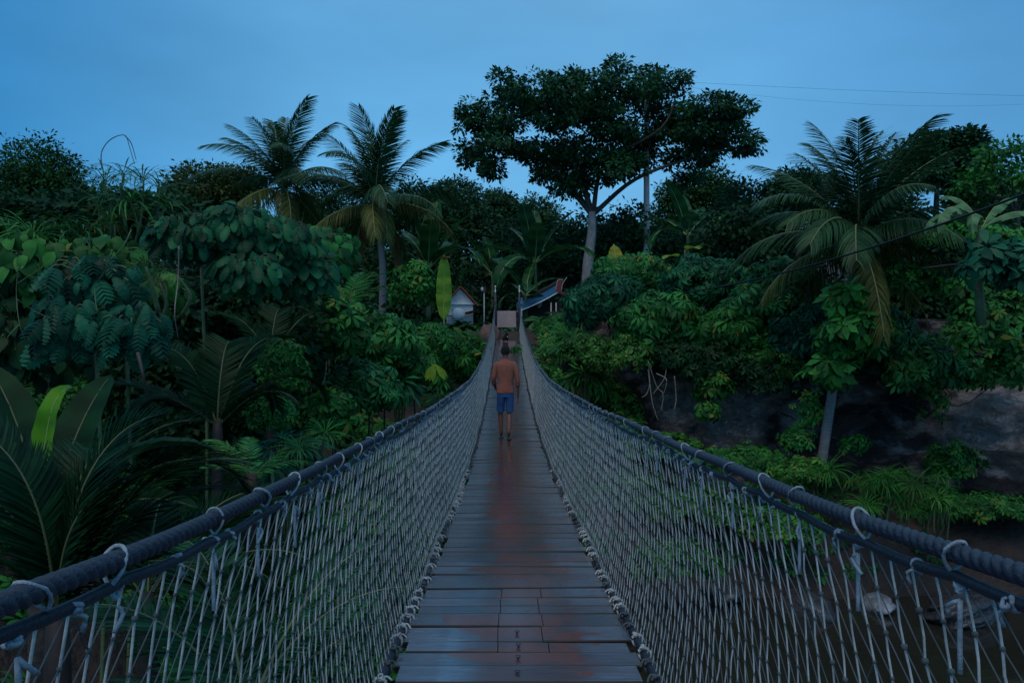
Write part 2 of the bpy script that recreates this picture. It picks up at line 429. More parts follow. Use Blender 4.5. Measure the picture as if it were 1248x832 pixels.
gm, nt, b = newmat('earth')
tc = N(nt, 'ShaderNodeTexCoord'); n1 = N(nt, 'ShaderNodeTexNoise', Scale=.8, Detail=10.0, Roughness=.7); L(nt, tc.outputs['Object'], n1.inputs['Vector'])
r = ramp(nt, [(.3, (.016, .011, .008)), (.5, (.03, .018, .012)), (.72, (.065, .036, .026))]); L(nt, n1.outputs[0], r.inputs[0]); L(nt, r.outputs[0], b.inputs['Base Color'])
bp = N(nt, 'ShaderNodeBump', Strength=.8, Distance=.15); n2 = N(nt, 'ShaderNodeTexNoise', Scale=5.0, Detail=8.0); L(nt, tc.outputs['Object'], n2.inputs['Vector']); L(nt, n2.outputs[0], bp.inputs['Height']); L(nt, bp.outputs[0], b.inputs['Normal'])
b.inputs['Roughness'].default_value = .75
def grid(xs, ys, zf):
    X, Y = np.meshgrid(xs, ys); Z = zf(X, Y); V = np.stack([X, Y, Z], -1).reshape(-1, 3)
    nx = len(xs); i = np.arange(len(ys) - 1)[:, None] * nx; j = np.arange(nx - 1)[None]
    return V, np.stack([i + j, i + j + 1, i + nx + j + 1, i + nx + j], -1).reshape(-1, 4)
mb = MB()
xs = np.concatenate([[-400, -250, -160, -110, -80, -60], np.arange(-45, 45.1, .4), [60, 80, 110, 160, 250, 400]])
ys = np.concatenate([[-60, -30, -15, -8], np.arange(-4, 62, .4), np.arange(64, 200, 6), [260, 400]])
V, q = grid(xs, ys, H); mb.add(V, q)
tag(mb.build('ground', gm), kind='structure')

wm, nt, b = newmat('river_water')
b.inputs['Base Color'].default_value = (.022, .022, .016, 1); b.inputs['Roughness'].default_value = .07
tc = N(nt, 'ShaderNodeTexCoord'); n1 = N(nt, 'ShaderNodeTexNoise', Scale=2.2, Detail=4.0); L(nt, tc.outputs['Object'], n1.inputs['Vector'])
bp = N(nt, 'ShaderNodeBump', Strength=.12, Distance=.1); L(nt, n1.outputs[0], bp.inputs['Height']); L(nt, bp.outputs[0], b.inputs['Normal'])
mb = MB(); V, q = grid(np.linspace(-60, 120, 30), np.linspace(-60, 30, 20), lambda X, Y: X * 0 - 7.6); mb.add(V, q)
tag(mb.build('river_water', wm), kind='structure')

# rock cliff on the far right bank, undercut in the middle
rm, nt, b = newmat('cliff_rock')
tc = N(nt, 'ShaderNodeTexCoord'); mp = N(nt, 'ShaderNodeMapping'); L(nt, tc.outputs['Object'], mp.inputs[0]); mp.inputs['Scale'].default_value = (1, 1, 1.4)
n1 = N(nt, 'ShaderNodeTexNoise', Scale=.45, Detail=9.0, Roughness=.62); L(nt, mp.outputs[0], n1.inputs['Vector']); n1.inputs['Scale'].default_value = .8
r = ramp(nt, [(.40, (.04, .032, .03)), (.52, (.09, .07, .065)), (.60, (.40, .33, .30)), (.75, (.62, .54, .50))]); L(nt, n1.outputs[0], r.inputs[0])
patch = None
for (cx, cz, rr_) in ((8.5, -2.9, 1.9), (6.2, -2.5, 1.3), (18.0, -2.7, 2.3), (11.0, -3.0, 1.0)):
    gm_ = N(nt, 'ShaderNodeMapping'); gm_.inputs['Location'].default_value = (-cx / rr_, 0, -cz / rr_); gm_.inputs['Scale'].default_value = (1 / rr_, .001, 1.3 / rr_ if False else 1 / rr_)
    L(nt, tc.outputs['Object'], gm_.inputs[0]); gg = N(nt, 'ShaderNodeTexGradient'); gg.gradient_type = 'SPHERICAL'; L(nt, gm_.outputs[0], gg.inputs[0])
    if patch is None: patch = gg.outputs['Fac']
    else:
        ad = N(nt, 'ShaderNodeMath'); ad.operation = 'MAXIMUM'; L(nt, patch, ad.inputs[0]); L(nt, gg.outputs['Fac'], ad.inputs[1]); patch = ad.outputs[0]
pa = N(nt, 'ShaderNodeMath'); pa.operation = 'MULTIPLY_ADD'; pa.inputs[1].default_value = .5; L(nt, patch, pa.inputs[0]); L(nt, n1.outputs[0], pa.inputs[2]); pb_ = N(nt, 'ShaderNodeMath'); pb_.operation = 'SUBTRACT'; pb_.inputs[1].default_value = -.02; L(nt, pa.outputs[0], pb_.inputs[0]); L(nt, pb_.outputs[0], r.inputs[0])
n3 = N(nt, 'ShaderNodeTexNoise', Scale=3.0, Detail=9.0, Roughness=.7); L(nt, mp.outputs[0], n3.inputs['Vector'])
r3 = ramp(nt, [(.38, (.42, .40, .40)), (.60, (1, 1, 1))]); L(nt, n3.outputs[0], r3.inputs[0])
mx = N(nt, 'ShaderNodeMix'); mx.data_type = 'RGBA'; mx.blend_type = 'MULTIPLY'; mx.inputs[0].default_value = .8
L(nt, r.outputs[0], mx.inputs[6]); L(nt, r3.outputs[0], mx.inputs[7]); L(nt, mx.outputs[2], b.inputs['Base Color'])
n3.inputs['Scale'].default_value = 5.0
vo = N(nt, 'ShaderNodeTexVoronoi', Scale=1.3); vo.feature = 'DISTANCE_TO_EDGE'; wv = N(nt, 'ShaderNodeVectorMath'); wv.operation = 'ADD'; L(nt, mp.outputs[0], wv.inputs[0]); L(nt, n3.outputs[1], wv.inputs[1]); L(nt, wv.outputs[0], vo.inputs['Vector'])
vr = N(nt, 'ShaderNodeMapRange'); vr.inputs['From Max'].default_value = .12; L(nt, vo.outputs['Distance'], vr.inputs[0])
hs_ = N(nt, 'ShaderNodeMath'); hs_.operation = 'MULTIPLY_ADD'; hs_.inputs[1].default_value = .5; L(nt, vr.outputs[0], hs_.inputs[0]); L(nt, n3.outputs[0], hs_.inputs[2])
bp = N(nt, 'ShaderNodeBump', Strength=1.0, Distance=.5); L(nt, hs_.outputs[0], bp.inputs['Height']); L(nt, bp.outputs[0], b.inputs['Normal'])
b.inputs['Roughness'].default_value = .7
def fbm(x, y, s, o=5):
    v = 0; a = 1; f = 1
    for k in range(o):
        v = v + a * np.sin(x * f * 1.1 + 1.7 * k + s + 1.5 * np.sin(y * f * .9 + k)) * np.cos(y * f * 1.3 + k * 2.1 - s)
        a *= .55; f *= 1.95
    return v
mb = MB()
U = np.linspace(3.2, 40, 260); Vv = np.linspace(-7.6, .9, 80)
X, Z = np.meshgrid(U, Vv)
yb = 30.2 - .6 * sst(-4, -5.6, Z) + 1.5 * np.exp(-((Z + 3.2) / 1.5) ** 2) * (.7 + .5 * np.sin(X * .45 + .5)) + .9 * sst(-1.5, .9, Z) * 2
yb = yb + .55 * fbm(X * .55, Z * .8, 2) - .25 * np.abs(fbm(X * 1.3, Z * 1.5, 5, 4)) - 2.2 * sst(12.5, 16, X) * sst(-3.4, -5.0, Z) - 1.4 * np.exp(-((X - 18.4) / 2) ** 2 - ((Z + 3) / 1.2) ** 2) * 1.6
yb = yb + 3 * (1 - sst(3.2, 6.5, X))
V = np.stack([X, yb, Z], -1).reshape(-1, 3); nx = len(U)
i = np.arange(len(Vv) - 1)[:, None] * nx; j = np.arange(nx - 1)[None]
mb.add(V, np.stack([i + j, i + j + 1, i + nx + j + 1, i + nx + j], -1).reshape(-1, 4))
tag(mb.build('cliff', rm), kind='structure')

def boulder(px, py, d, r, label, sq=(1, .8, .6), seed=1, mat=None, rx=0):
    v, t = ICO5 if r > .8 else ICO3
    c = P(px, py, d); k = fbm(v[:, 0] * 1.6 + seed, v[:, 1] * 1.4 + v[:, 2] * 1.9, seed, 5)
    vv = v * (1 + .24 * k)[:, None] * r * np.array(sq); vv = vv @ rotx(rx).T @ rotz(seed).T
    mb = MB(); mb.add(vv, None, t); o = mb.build('boulder', mat or rm); o.location = c
    return tag(o, label, 'boulder')
wet = solid('wet_stone', (.045, .045, .05), .22, .5, 5, .8)
boulder(1070, 738, 22.6, .62, 'flat pale wet rock catching the sky at the water edge', (1.1, .6, .30), 11, solid('sky_sheen_stone', (.20, .23, .26), .3, .6, 6, 1.0), .5)  # pale blue-grey base colour stands in for sky reflected by the wet stone
boulder(985, 745, 22.4, .8, 'dark wet boulder left of the flat pale rock in the river', (1.2, .8, .6), 5, wet)
boulder(1180, 742, 22.2, 1.0, 'dark wet boulder right of the flat pale rock in the river', (1.4, .8, .5), 7, wet)
boulder(880, 722, 23.4, .7, 'small dark boulder on the shore under the green bank', (1.2, .9, .5), 8, wet)
boulder(596, 414, 39.0, .75, 'reddish brown boulder beside the left rope at the far bridge end', (.6, .8, 1), 4, solid('reddish_stone', (.12, .07, .06), .8, .4, 4, .8))
boulder(1225, 590, 27.5, 1.8, 'long low dark rock ledge under the cliff at the right edge', (2.2, .8, .5), 9)

# ------------------------------------------------------------------ bridge
BR = thing('suspension_bridge', 'long narrow rope suspension bridge with wet plank deck and knotted net sides', 'bridge', (.056, 0, 0), math.atan(.0072))
dy = np.array([-2, .5, 1.5, 3.4, 5, 7.1, 10, 12.3, 14.7, 18, 22, 26, 30, 35, 41, 44]); dz = np.array([-1.30, -1.36, -1.40, -1.475, -1.545, -1.65, -1.77, -1.82, -1.80, -1.70, -1.46, -1.17, -.82, -.33, .38, .75])
ry_ = np.array([-2, 0, .9, 1.25, 1.5, 2, 2.7, 3.3, 4, 4.7, 6.4, 8.2, 10, 12.5, 16, 20, 24, 28.6, 34, 41]); rz_ = np.array([-.22, -.26, -.29, -.315, -.33, -.353, -.385, -.405, -.43, -.455, -.51, -.545, -.575, -.59, -.52, -.34, -.05, .34, .97, 2.0])
def spl(xs, zs):
    from mathutils import Vector as Vc
    m = np.gradient(zs, xs)
    def f(x):
        x = np.asarray(x, float); i = np.clip(np.searchsorted(xs, x) - 1, 0, len(xs) - 2)
        h = xs[i + 1] - xs[i]; t = (x - xs[i]) / h
        return (2 * t**3 - 3 * t**2 + 1) * zs[i] + (t**3 - 2 * t**2 + t) * h * m[i] + (-2 * t**3 + 3 * t**2) * zs[i + 1] + (t**3 - t**2) * h * m[i + 1]
    return f
ZD = spl(dy, dz); ZR = spl(ry_, rz_ - .007)

# deck planks -------------------------------------------------
pm, nt, b = newmat('wet_planks')
tc = N(nt, 'ShaderNodeTexCoord'); sp = N(nt, 'ShaderNodeSeparateXYZ'); L(nt, tc.outputs['Object'], sp.inputs[0])
at = N(nt, 'ShaderNodeAttribute'); at.attribute_name = 'rnd'
mp = N(nt, 'ShaderNodeMapping'); mp.inputs['Scale'].default_value = (1.6, 14, 14); L(nt, tc.outputs['Object'], mp.inputs[0])
g = N(nt, 'ShaderNodeTexNoise', Scale=3.0, Detail=9.0, Roughness=.7); L(nt, mp.outputs[0], g.inputs['Vector'])
gr = ramp(nt, [(.28, (.030, .037, .052)), (.5, (.078, .094, .13)), (.75, (.15, .18, .24))]); L(nt, g.outputs[0], gr.inputs[0])  # blue-grey of the grain carries the sky sheen in its base colour
def math_(op, a, b2=None, c=None):
    n = N(nt, 'ShaderNodeMath'); n.operation = op
    for k, x in enumerate((a, b2, c)):
        if x is None: continue
        if isinstance(x, (int, float)): n.inputs[k].default_value = x
        else: L(nt, x, n.inputs[k])
    return n.outputs[0]
hv = N(nt, 'ShaderNodeHueSaturation'); L(nt, gr.outputs[0], hv.inputs['Color']); L(nt, math_('MULTIPLY_ADD', at.outputs['Fac'], .9, .5), hv.inputs['Value'])
# worn reddish walking strip
nb = N(nt, 'ShaderNodeTexNoise', Scale=2.4, Detail=5.0, Roughness=.6); L(nt, tc.outputs['Object'], nb.inputs['Vector'])
sh = math_('ADD', sp.outputs['X'], -.07)
strip = math_('SUBTRACT', 1.0, math_('DIVIDE', math_('ABSOLUTE', sh), .36))
strip = math_('ADD', strip, math_('MULTIPLY_ADD', nb.outputs[0], 1.9, -.88))
sr = ramp(nt, [(.1, (0, 0, 0)), (.55, (1, 1, 1))]); L(nt, strip, sr.inputs[0])
m1 = N(nt, 'ShaderNodeMix'); m1.data_type = 'RGBA'; L(nt, sr.outputs[0], m1.inputs[0]); L(nt, hv.outputs[0], m1.inputs[6])
gb = ramp(nt, [(.3, (.035, .014, .014)), (.7, (.13, .050, .045))]); L(nt, g.outputs[0], gb.inputs[0]); L(nt, gb.outputs[0], m1.inputs[7])
# puddles
mpp = N(nt, 'ShaderNodeMapping'); mpp.inputs['Scale'].default_value = (1.6, 2.6, 1); L(nt, tc.outputs['Object'], mpp.inputs[0])
npd = N(nt, 'ShaderNodeTexNoise', Scale=1.7, Detail=3.0, Roughness=.5); L(nt, mpp.outputs[0], npd.inputs['Vector'])
pud = math_('ADD', npd.outputs[0], math_('MULTIPLY', math_('ABSOLUTE', math_('ADD', sp.outputs['X'], -.03)), -.45))
pr = ramp(nt, [(.43, (0, 0, 0)), (.445, (1, 1, 1))]); L(nt, pud, pr.inputs[0])
m2 = N(nt, 'ShaderNodeMix'); m2.data_type = 'RGBA'; L(nt, pr.outputs[0], m2.inputs[0]); L(nt, m1.outputs[2], m2.inputs[6]); m2.inputs[7].default_value = (.15, .034, .015, 1)
L(nt, m2.outputs[2], b.inputs['Base Color'])
b.inputs['Coat Weight'].default_value = 1; b.inputs['Coat Roughness'].default_value = .16
rr = ramp(nt, [(.3, (.10,) * 3), (.7, (.30,) * 3)]); L(nt, nb.outputs[0], rr.inputs[0])
m3 = N(nt, 'ShaderNodeMix'); m3.data_type = 'RGBA'; L(nt, pr.outputs[0], m3.inputs[0]); L(nt, rr.outputs[0], m3.inputs[6]); m3.inputs[7].default_value = (.12, .12, .12, 1)
L(nt, m3.outputs[2], b.inputs['Roughness'])
bp = N(nt, 'ShaderNodeBump', Strength=.25, Distance=.008); L(nt, g.outputs[0], bp.inputs['Height']); L(nt, bp.outputs[0], b.inputs['Normal'])
mb = MB(); y = -1.8; k = 0
bolts = []
while y < 42.5:
    w = random.choice([.15, .18, .20, .22, .17, .25]); big = random.random() < .2; z0, z1 = float(ZD(y)), float(ZD(y + w))
    ang = math.atan2(z1 - z0, w)
    hw = .555 + random.uniform(-.02, .035); dzz = random.uniform(-.003, .003)
    tilt = random.uniform(-.006, .006)
    Rm = rotx(ang) @ roty(random.uniform(-.006, .006)) @ rotz(tilt)
    rnd = random.random()
    def plank(cx, L_, cy, wd, dz2=0, rnd=rnd):
        # rounded-edge board cross-section swept across
        prof = np.array([(-wd / 2, -.03), (-wd / 2, -.006), (-wd / 2 + .0045, 0), (wd / 2 - .0045, 0), (wd / 2, -.006), (wd / 2, -.03)])
        xs_ = np.linspace(-L_ / 2, L_ / 2, 7); V = []
        for xx in xs_:
            for (py_, pz_) in prof: V.append((cx + xx, cy + py_ + .0015 * math.sin(xx * 9 + k), pz_))
        V = np.array(V); n_ = 6; q = []
        for a in range(6):
            for c in range(5): q.append((a * n_ + c, a * n_ + c + 1, (a + 1) * n_ + c + 1, (a + 1) * n_ + c))
            q.append((a * n_ + 5, a * n_, (a + 1) * n_, (a + 1) * n_ + 5))
        q += [(0, 5, 4, 1), (1, 4, 3, 2), (36, 37, 40, 41), (37, 38, 39, 40)]
        V = V - [0, cy, 0]; V = V @ Rm.T + [0, cy, 0]
        return V + [0, y + w / 2, (z0 + z1) / 2 + dzz + dz2], q, rnd
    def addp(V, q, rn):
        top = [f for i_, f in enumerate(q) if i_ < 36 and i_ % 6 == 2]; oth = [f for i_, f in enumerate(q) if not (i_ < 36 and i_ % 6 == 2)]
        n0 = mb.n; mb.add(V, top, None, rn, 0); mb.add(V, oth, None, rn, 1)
    gap = .022 if big else .007
    if 3.7 < y < 4.95 or (y > 5.5 and random.random() < .12):
        cuts = [-hw, -.09 + random.uniform(-.01, .01), .14 + random.uniform(-.02, .02), hw] if y < 4.95 else [-hw, random.uniform(-.3, .3), hw]
        for a_, b_ in zip(cuts[:-1], cuts[1:]):
            V, q, rn = plank((a_ + b_) / 2, b_ - a_ - .004, 0, w - gap, random.uniform(-.002, .002), min(1, max(0, rnd + random.uniform(-.15, .15)))); addp(V, q, rn)
    else:
        V, q, rn = plank(0, hw * 2, 0, w - gap); addp(V, q, rn)
    if 3.45 < y < 4.1 or random.random() < .03: bolts.append((-.005 + random.uniform(-.01, .01), y + w / 2, (z0 + z1) / 2 + .004))
    y += w; k += 1
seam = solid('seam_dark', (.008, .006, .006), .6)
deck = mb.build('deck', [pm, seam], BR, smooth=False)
mb = MB(); yy = np.arange(-1.8, 42.4, .4)
for a, b_ in zip(yy[:-1], yy[1:]):
    mb.add([(-.5, a, ZD(a) - .036), (.5, a, ZD(a) - .036), (.5, b_, ZD(b_) - .036), (-.5, b_, ZD(b_) - .036)], [(0, 1, 2, 3)])
mb.build('gap_shade_sheet', M['darkwood'], BR)  # added dark sheet, gives the plank gaps shade instead of lit ground
for (x, yb_, z) in bolts:
    mb = MB(); t = np.linspace(0, 2 * PI, 13); tube(mb, np.stack([x + .010 * np.cos(t), yb_ + .010 * np.sin(t), np.full(13, z + .008)], 1), .0035, 5, cap=False)
    tube(mb, [(x, yb_, z - .01), (x, yb_, z + .006)], .006, 6)
    mb.build('bolt', M['metal'], deck)
mb = MB()
for sx in (-.42, 0, .42):
    yy = np.arange(-1.8, 42.6, .5); tube(mb, np.stack([yy * 0 + sx, yy, ZD(yy) - .06], 1), .028, 6)
mb.build('bearer_cable', M['rope2'], BR)

def knot_cluster(mb, c, r, n=4, mat=0):
    c = np.array(c)
    if n <= 2:
        blobs(mb, c + R.normal(0, r * .5, (n, 3)), r * R.uniform(.6, 1.0, n), ICO1, mat, sq=R.uniform(.7, 1.2, (n, 3))); return
    th = np.linspace(0, 2 * PI, 11)
    for k_ in range(max(2, n // 2 + 1)):
        Q = np.linalg.qr(R.normal(size=(3, 3)) * [.5, .5, 1.2])[0]; ra, rb = r * R.uniform(.6, .95), r * R.uniform(.5, .85)
        ring = c + R.normal(0, r * .28, 3) + np.stack([ra * np.cos(th), rb * np.sin(th), .15 * r * np.sin(2 * th)], 1) @ Q.T
        tube(mb, ring, r * .36, 5, mat, cap=False)
    blobs(mb, c[None], r * .6, ICO1, mat)

CS = .072
for sd in (-1, 1):
    W = .62
    # main handrail rope
    yy = np.concatenate([np.arange(-1.5, 5, .0035), np.arange(5, 12, .012), np.arange(12, 41.01, .1)])
    wob = .006 * np.sin(yy * 1.9) + .004 * np.sin(yy * 5.3 + sd)
    near = yy < 12
    mb = MB()
    pts = np.stack([sd * (W + wob), yy, ZR(yy) + .004 * np.sin(yy * 3.1)], 1)
    tube(mb, pts[near], .0158, 30, lobes=3, pitch=.075, amp=.32); tube(mb, pts[~near][:], .0155, 8)
    tube(mb, pts[(yy > 11.9) & (yy < 12.15)], .0155, 8)
    hr = mb.build('handrail_rope', M['rope'], BR)
    # second rope just below and outside
    y2 = np.concatenate([np.arange(-1.5, 10, .03), np.arange(10, 41.01, .1)])
    def P2(y): return np.stack([sd * (W + .004 + .006 * np.sin(y * 2.3)), y, ZR(y) - .039 - .006 * np.abs(np.sin(y * PI / .3)) - .004 * np.sin(y * 4.7)], -1)
    mb = MB(); tube(mb, P2(y2), .0092, 10); sr_ = mb.build('lower_handrail_rope', M['rope2'], BR)
    # edge rope along the deck
    y3 = np.concatenate([np.arange(-1.5, 12, .04), np.arange(12, 42.2, .12)])
    def P3(y): return np.stack([sd * (.595 + .008 * np.sin(y * 2.1)), y, ZD(y) + .005 + .006 * np.sin(y * 3.3)], -1)
    mb = MB(); tube(mb, P3(y3), .024, 12, lobes=4, pitch=.2, amp=.12); er = mb.build('edge_rope', M['rope2'], BR)
    # net
    ys_ = np.arange(-1.4, 41, CS); n = len(ys_); nl = 14
    lev = np.linspace(0, 1, nl)
    top = P2(ys_); bot = P3(np.clip(ys_ - .12, -1.5, 41)); jit = R.normal(0, 1, (n, nl, 3)) * [.002, .0022, .006]
    jit[:, 0] = 0; jit[:, -1] = 0
    G = top[:, None] * (1 - lev)[None, :, None] + bot[:, None] * lev[None, :, None]
    G[..., 0] += sd * .05 * np.sin(PI * lev)[None] ; G = G + jit
    mb = MB()
    nr = ys_ < 7
    rad = np.where(ys_ < 4, .0021, np.where(ys_ < 20, .0025, .0038))
    a = G[:, :-1]; c = G[:, 1:]; mid = (a + c) / 2 + R.normal(0, .0013, a.shape)
    for m_, sides in ((nr, 6), (~nr, 4)):
        for (p, q_) in ((a, mid), (mid, c)):
            segs(mb, p[m_].reshape(-1, 3), q_[m_].reshape(-1, 3), np.repeat(rad[m_], nl - 1), sides)
    segs(mb, G[:-1, 1:].reshape(-1, 3), G[1:, :-1].reshape(-1, 3), .0015, 4, 1)
    thin = R.random((n - 1, nl - 1)) < .07
    segs(mb, G[:-1, :-1][thin], G[1:, 1:][thin], .0016, 3, 1)
    kn = G[:, 1:-1]
    blobs(mb, kn[nr].reshape(-1, 3),   .0045 * R.uniform(.7, 1.5, kn[nr].reshape(-1, 3).shape[0]), ICO1, 1, sq=[1, 1, 1.1])
    far_ = (~nr) & (ys_ < 16); blobs(mb, kn[far_].reshape(-1, 3), .0062, ICO1, 1)
    mb.build('net', [M['cord'], M['cordthin']], BR)
    # ties over the handrail
    rest = MB(); cnt = 0; ti = np.arange(.3, 41, .15)
    for i_, yk in enumerate(ti):
        full = (i_ % 2 == 0)
        mbk = MB() if cnt < 50 else rest
        yk = yk + random.uniform(-.045, .045); zt = float(ZR(yk)); lean = random.uniform(-.02, .02); x0 = sd * (W + .006 * math.sin(yk * 1.9))
        if full:
            th = np.linspace(-.25, 2 * PI - .1, 18) + .3 * random.random(); rr_ = .0162 * (1 + .06 * np.sin(3 * th + yk)); py_ = yk + lean * (1 - np.cos(th)) + .008 * np.sin(th / 2)
            cz = np.cos(th); ring = np.stack([x0 + rr_ * 1.06 * np.sin(th) * np.where(cz < 0, 1 - .75 * cz * cz, 1), py_ + .018 * (cz - 1) * math.sin(yk * 13), zt + cz * rr_ * 1.08 + np.where(cz < 0, cz * .018, 0)], 1)
            if yk < 18: tube(mbk, ring, .0028 * random.uniform(.8, 1.25), 6)
            elif random.random() < .6: tube(mbk, ring[::3], .0045, 4)
            knot_cluster(mbk, (x0 + sd * .004, yk, zt - .047), .0105, 7 if yk < 10 else 2)
            if yk < 10:
                e = np.array([x0, yk, zt - .07]); tube(mbk, smooth_line([e, e + [-sd * .008, random.uniform(-.02, .02), -.012], e + [-sd * .006, random.uniform(-.03, .03), -.03]], 5), .0035, 5)
                if random.random() < .6: tube(mbk, smooth_line([e, e + [sd * .003, .006, -.06], e + [0, .0, -.11]], 5), .0038, 6)
        else:
            knot_cluster(mbk, (x0, yk, zt - .045), .0105, 4 if yk < 10 else 2)
            if yk < 8:
                e = np.array([x0, yk, zt - .05]); tube(mbk, smooth_line([e, e + [-sd * .012, .01, -.008], e + [-sd * .005, .012, -.028]], 5), .003, 5)
        if cnt < 50 and len(mbk.v): mbk.build('rope_tie', M['whitecord'], hr)
        cnt += 1
    o = rest.build('rope_tie', M['whitecord'], hr); o['kind'] = 'stuff'
    # lashings on the edge rope
    rest = MB(); cnt = 0
    for yk in np.arange(2.6, 41.5, .17):
        yk = yk + random.uniform(-.02, .02); p = P3(np.array([yk]))[0]; mbk = MB() if cnt < 50 else rest
        th = np.linspace(0, 2 * PI, 12)
        for e in ((0, .012) if yk < 12 else (0,)):
            ring = np.stack([p[0] + .028 * np.sin(th), p[1] + e + .006 * np.cos(th + 1), p[2] + .028 * np.cos(th)], 1)
            tube(mbk, ring, .0065, 5 if yk < 12 else 4, cap=False)
        knot_cluster(mbk, p + [-sd * .01, 0, .028], .013, 4 if yk < 12 else 2)
        if yk < 12 and random.random() < .7:
            tube(mbk, smooth_line([p + [0, 0, .03], p + [-sd * .03, .02, .028], p + [-sd * .05, random.uniform(-.03, .03), .012]], 5), .0055, 5)
        if cnt < 50: mbk.build('lashing', M['cord'] if random.random() < .6 else M['cordthin'], er)
        cnt += 1
    o = rest.build('lashing', M['cordthin'], er); o['kind'] = 'stuff'
    # end post with two pale insulators
    pb = MB(); tube(pb, [(sd * .60, 41.1, -1.5), (sd * .60, 41.1, 1.5), (sd * .62, 41.1, 2.45)], [.085, .08, .06], 10)
    post = pb.build('end_post', M['rope'], BR)
    pb = MB(); tube(pb, [(sd * .62, 41.1, 2.4), (sd * .62, 41.1, 2.85)], .022, 6); blobs(pb, [(sd * .62, 41.1, 2.58), (sd * .62, 41.1, 2.83)], .05, ICO2)
    pb.build('insulator', M['white'], post)
    pb = MB(); tube(pb, [(sd * .62, 41.0, 2.02), (sd * .9, 47, -.2)], .03, 6); pb.build('anchor_cable', M['rope'], BR)

# board across the path at the end of the deck
o = thing('board', 'pale pinkish brown board standing across the far end of the bridge', 'board', P(616, 397, 41.9))
mb = MB()
box(mb, (0, 0, .36), (1.12, .05, .86)); mb.build('panel', M['board'], o, False)
mb = MB()
for s_ in (-.5, .5): tube(mb, [(s_, .05, -1.2), (s_, .05, .7)], .035, 8)
mb.build('leg', M['darkwood'], o)

# ------------------------------------------------------------------ skinned figures
def skin_mesh(name, verts, edges, rads, mat, parent=None, lvl=2, root=0):
    me = bpy.data.meshes.new(name); me.from_pydata([tuple(map(float, v)) for v in verts], edges, [])
    o = bpy.data.objects.new(name, me); COL.objects.link(o)
    md = o.modifiers.new('skin', 'SKIN'); md.use_smooth_shade = True
    for i, r_ in enumerate(rads):
        r_ = r_ if isinstance(r_, tuple) else (r_, r_)
        me.skin_vertices[0].data[i].radius = r_; me.skin_vertices[0].data[i].use_root = (i == root)
    sb = o.modifiers.new('sub', 'SUBSURF'); sb.levels = lvl; sb.render_levels = lvl
    bpy.context.view_layer.update()
    dg = bpy.context.evaluated_depsgraph_get(); nm = bpy.data.meshes.new_from_object(o.evaluated_get(dg))
    o.modifiers.clear(); o.data = nm; bpy.data.meshes.remove(me)
    nm.materials.clear(); nm.materials.append(mat)
    for p in nm.polygons: p.use_smooth = True
    if parent: o.parent = parent
    return o
def loft(mb, rings, mat=0, sides=20, capend=True):
    """rings: (centre, rx, ry, squareness)"""
    th = np.linspace(0, 2 * PI, sides, endpoint=False); V = []
    for (c, rx, ry) in rings:
        cx, sy = np.cos(th), np.sin(th); e = .85
        V.append(np.stack([c[0] + rx * np.sign(cx) * np.abs(cx) ** e, c[1] + ry * np.sign(sy) * np.abs(sy) ** e, np.full(sides, c[2])], 1) if len(c) == 3 else None)
    n = len(rings); V = np.concatenate(V)
    i = np.arange(n - 1)[:, None] * sides; j = np.arange(sides)[None]; k = (j + 1) % sides
    mb.add(V, np.stack([i + j, i + k, i + sides + k, i + sides + j], -1).reshape(-1, 4), None, .5, mat)

feet_z = float(ZD(14.7))
PX = (616 - 624) / F * 14.7
man = thing('person', 'man seen from behind walking away along the bridge in rust shirt and blue shorts', 'person', (PX, 14.7, feet_z + .012), .03)
# continuous body: pelvis root, spine, neck, head, arms, legs (y forward = away from the camera)
Vb = [(0, 0, .88), (0, .01, 1.05), (0, .015, 1.24), (0, .0, 1.38), (0, .0, 1.455), (0, .015, 1.55), (0, .02, 1.63),          # 0-6
      (-.10, 0, .84), (-.105, .10, .50), (-.085, .10, .10), (-.09, .20, .035),                                            # left leg 7-10
      (.10, 0, .84), (.085, .02, .48), (.065, -.17, .13), (.075, -.07, .045),                                         # right leg 11-14
      (-.185, 0, 1.36), (-.255, .0, 1.09), (-.215, .15, .93), (-.19, .21, .89),                                        # left arm 15-18
      (.185, 0, 1.36), (.262, -.03, 1.07), (.275, .03, .83), (.272, .045, .765)]                                        # right arm 19-22
Eb = [(0, 1), (1, 2), (2, 3), (3, 4), (4, 5), (5, 6), (0, 7), (7, 8), (8, 9), (9, 10), (0, 11), (11, 12), (12, 13), (13, 14),
      (3, 15), (15, 16), (16, 17), (17, 18), (3, 19), (19, 20), (20, 21), (21, 22)]
Rb = [(.15, .11), (.135, .10), (.15, .105), (.11, .085), .052, (.072, .088), (.062, .075),
      .085, .055, .036, .035, .085, .055, .036, .035,
      .055, .04, .028, .022, .055, .04, .027, .022]
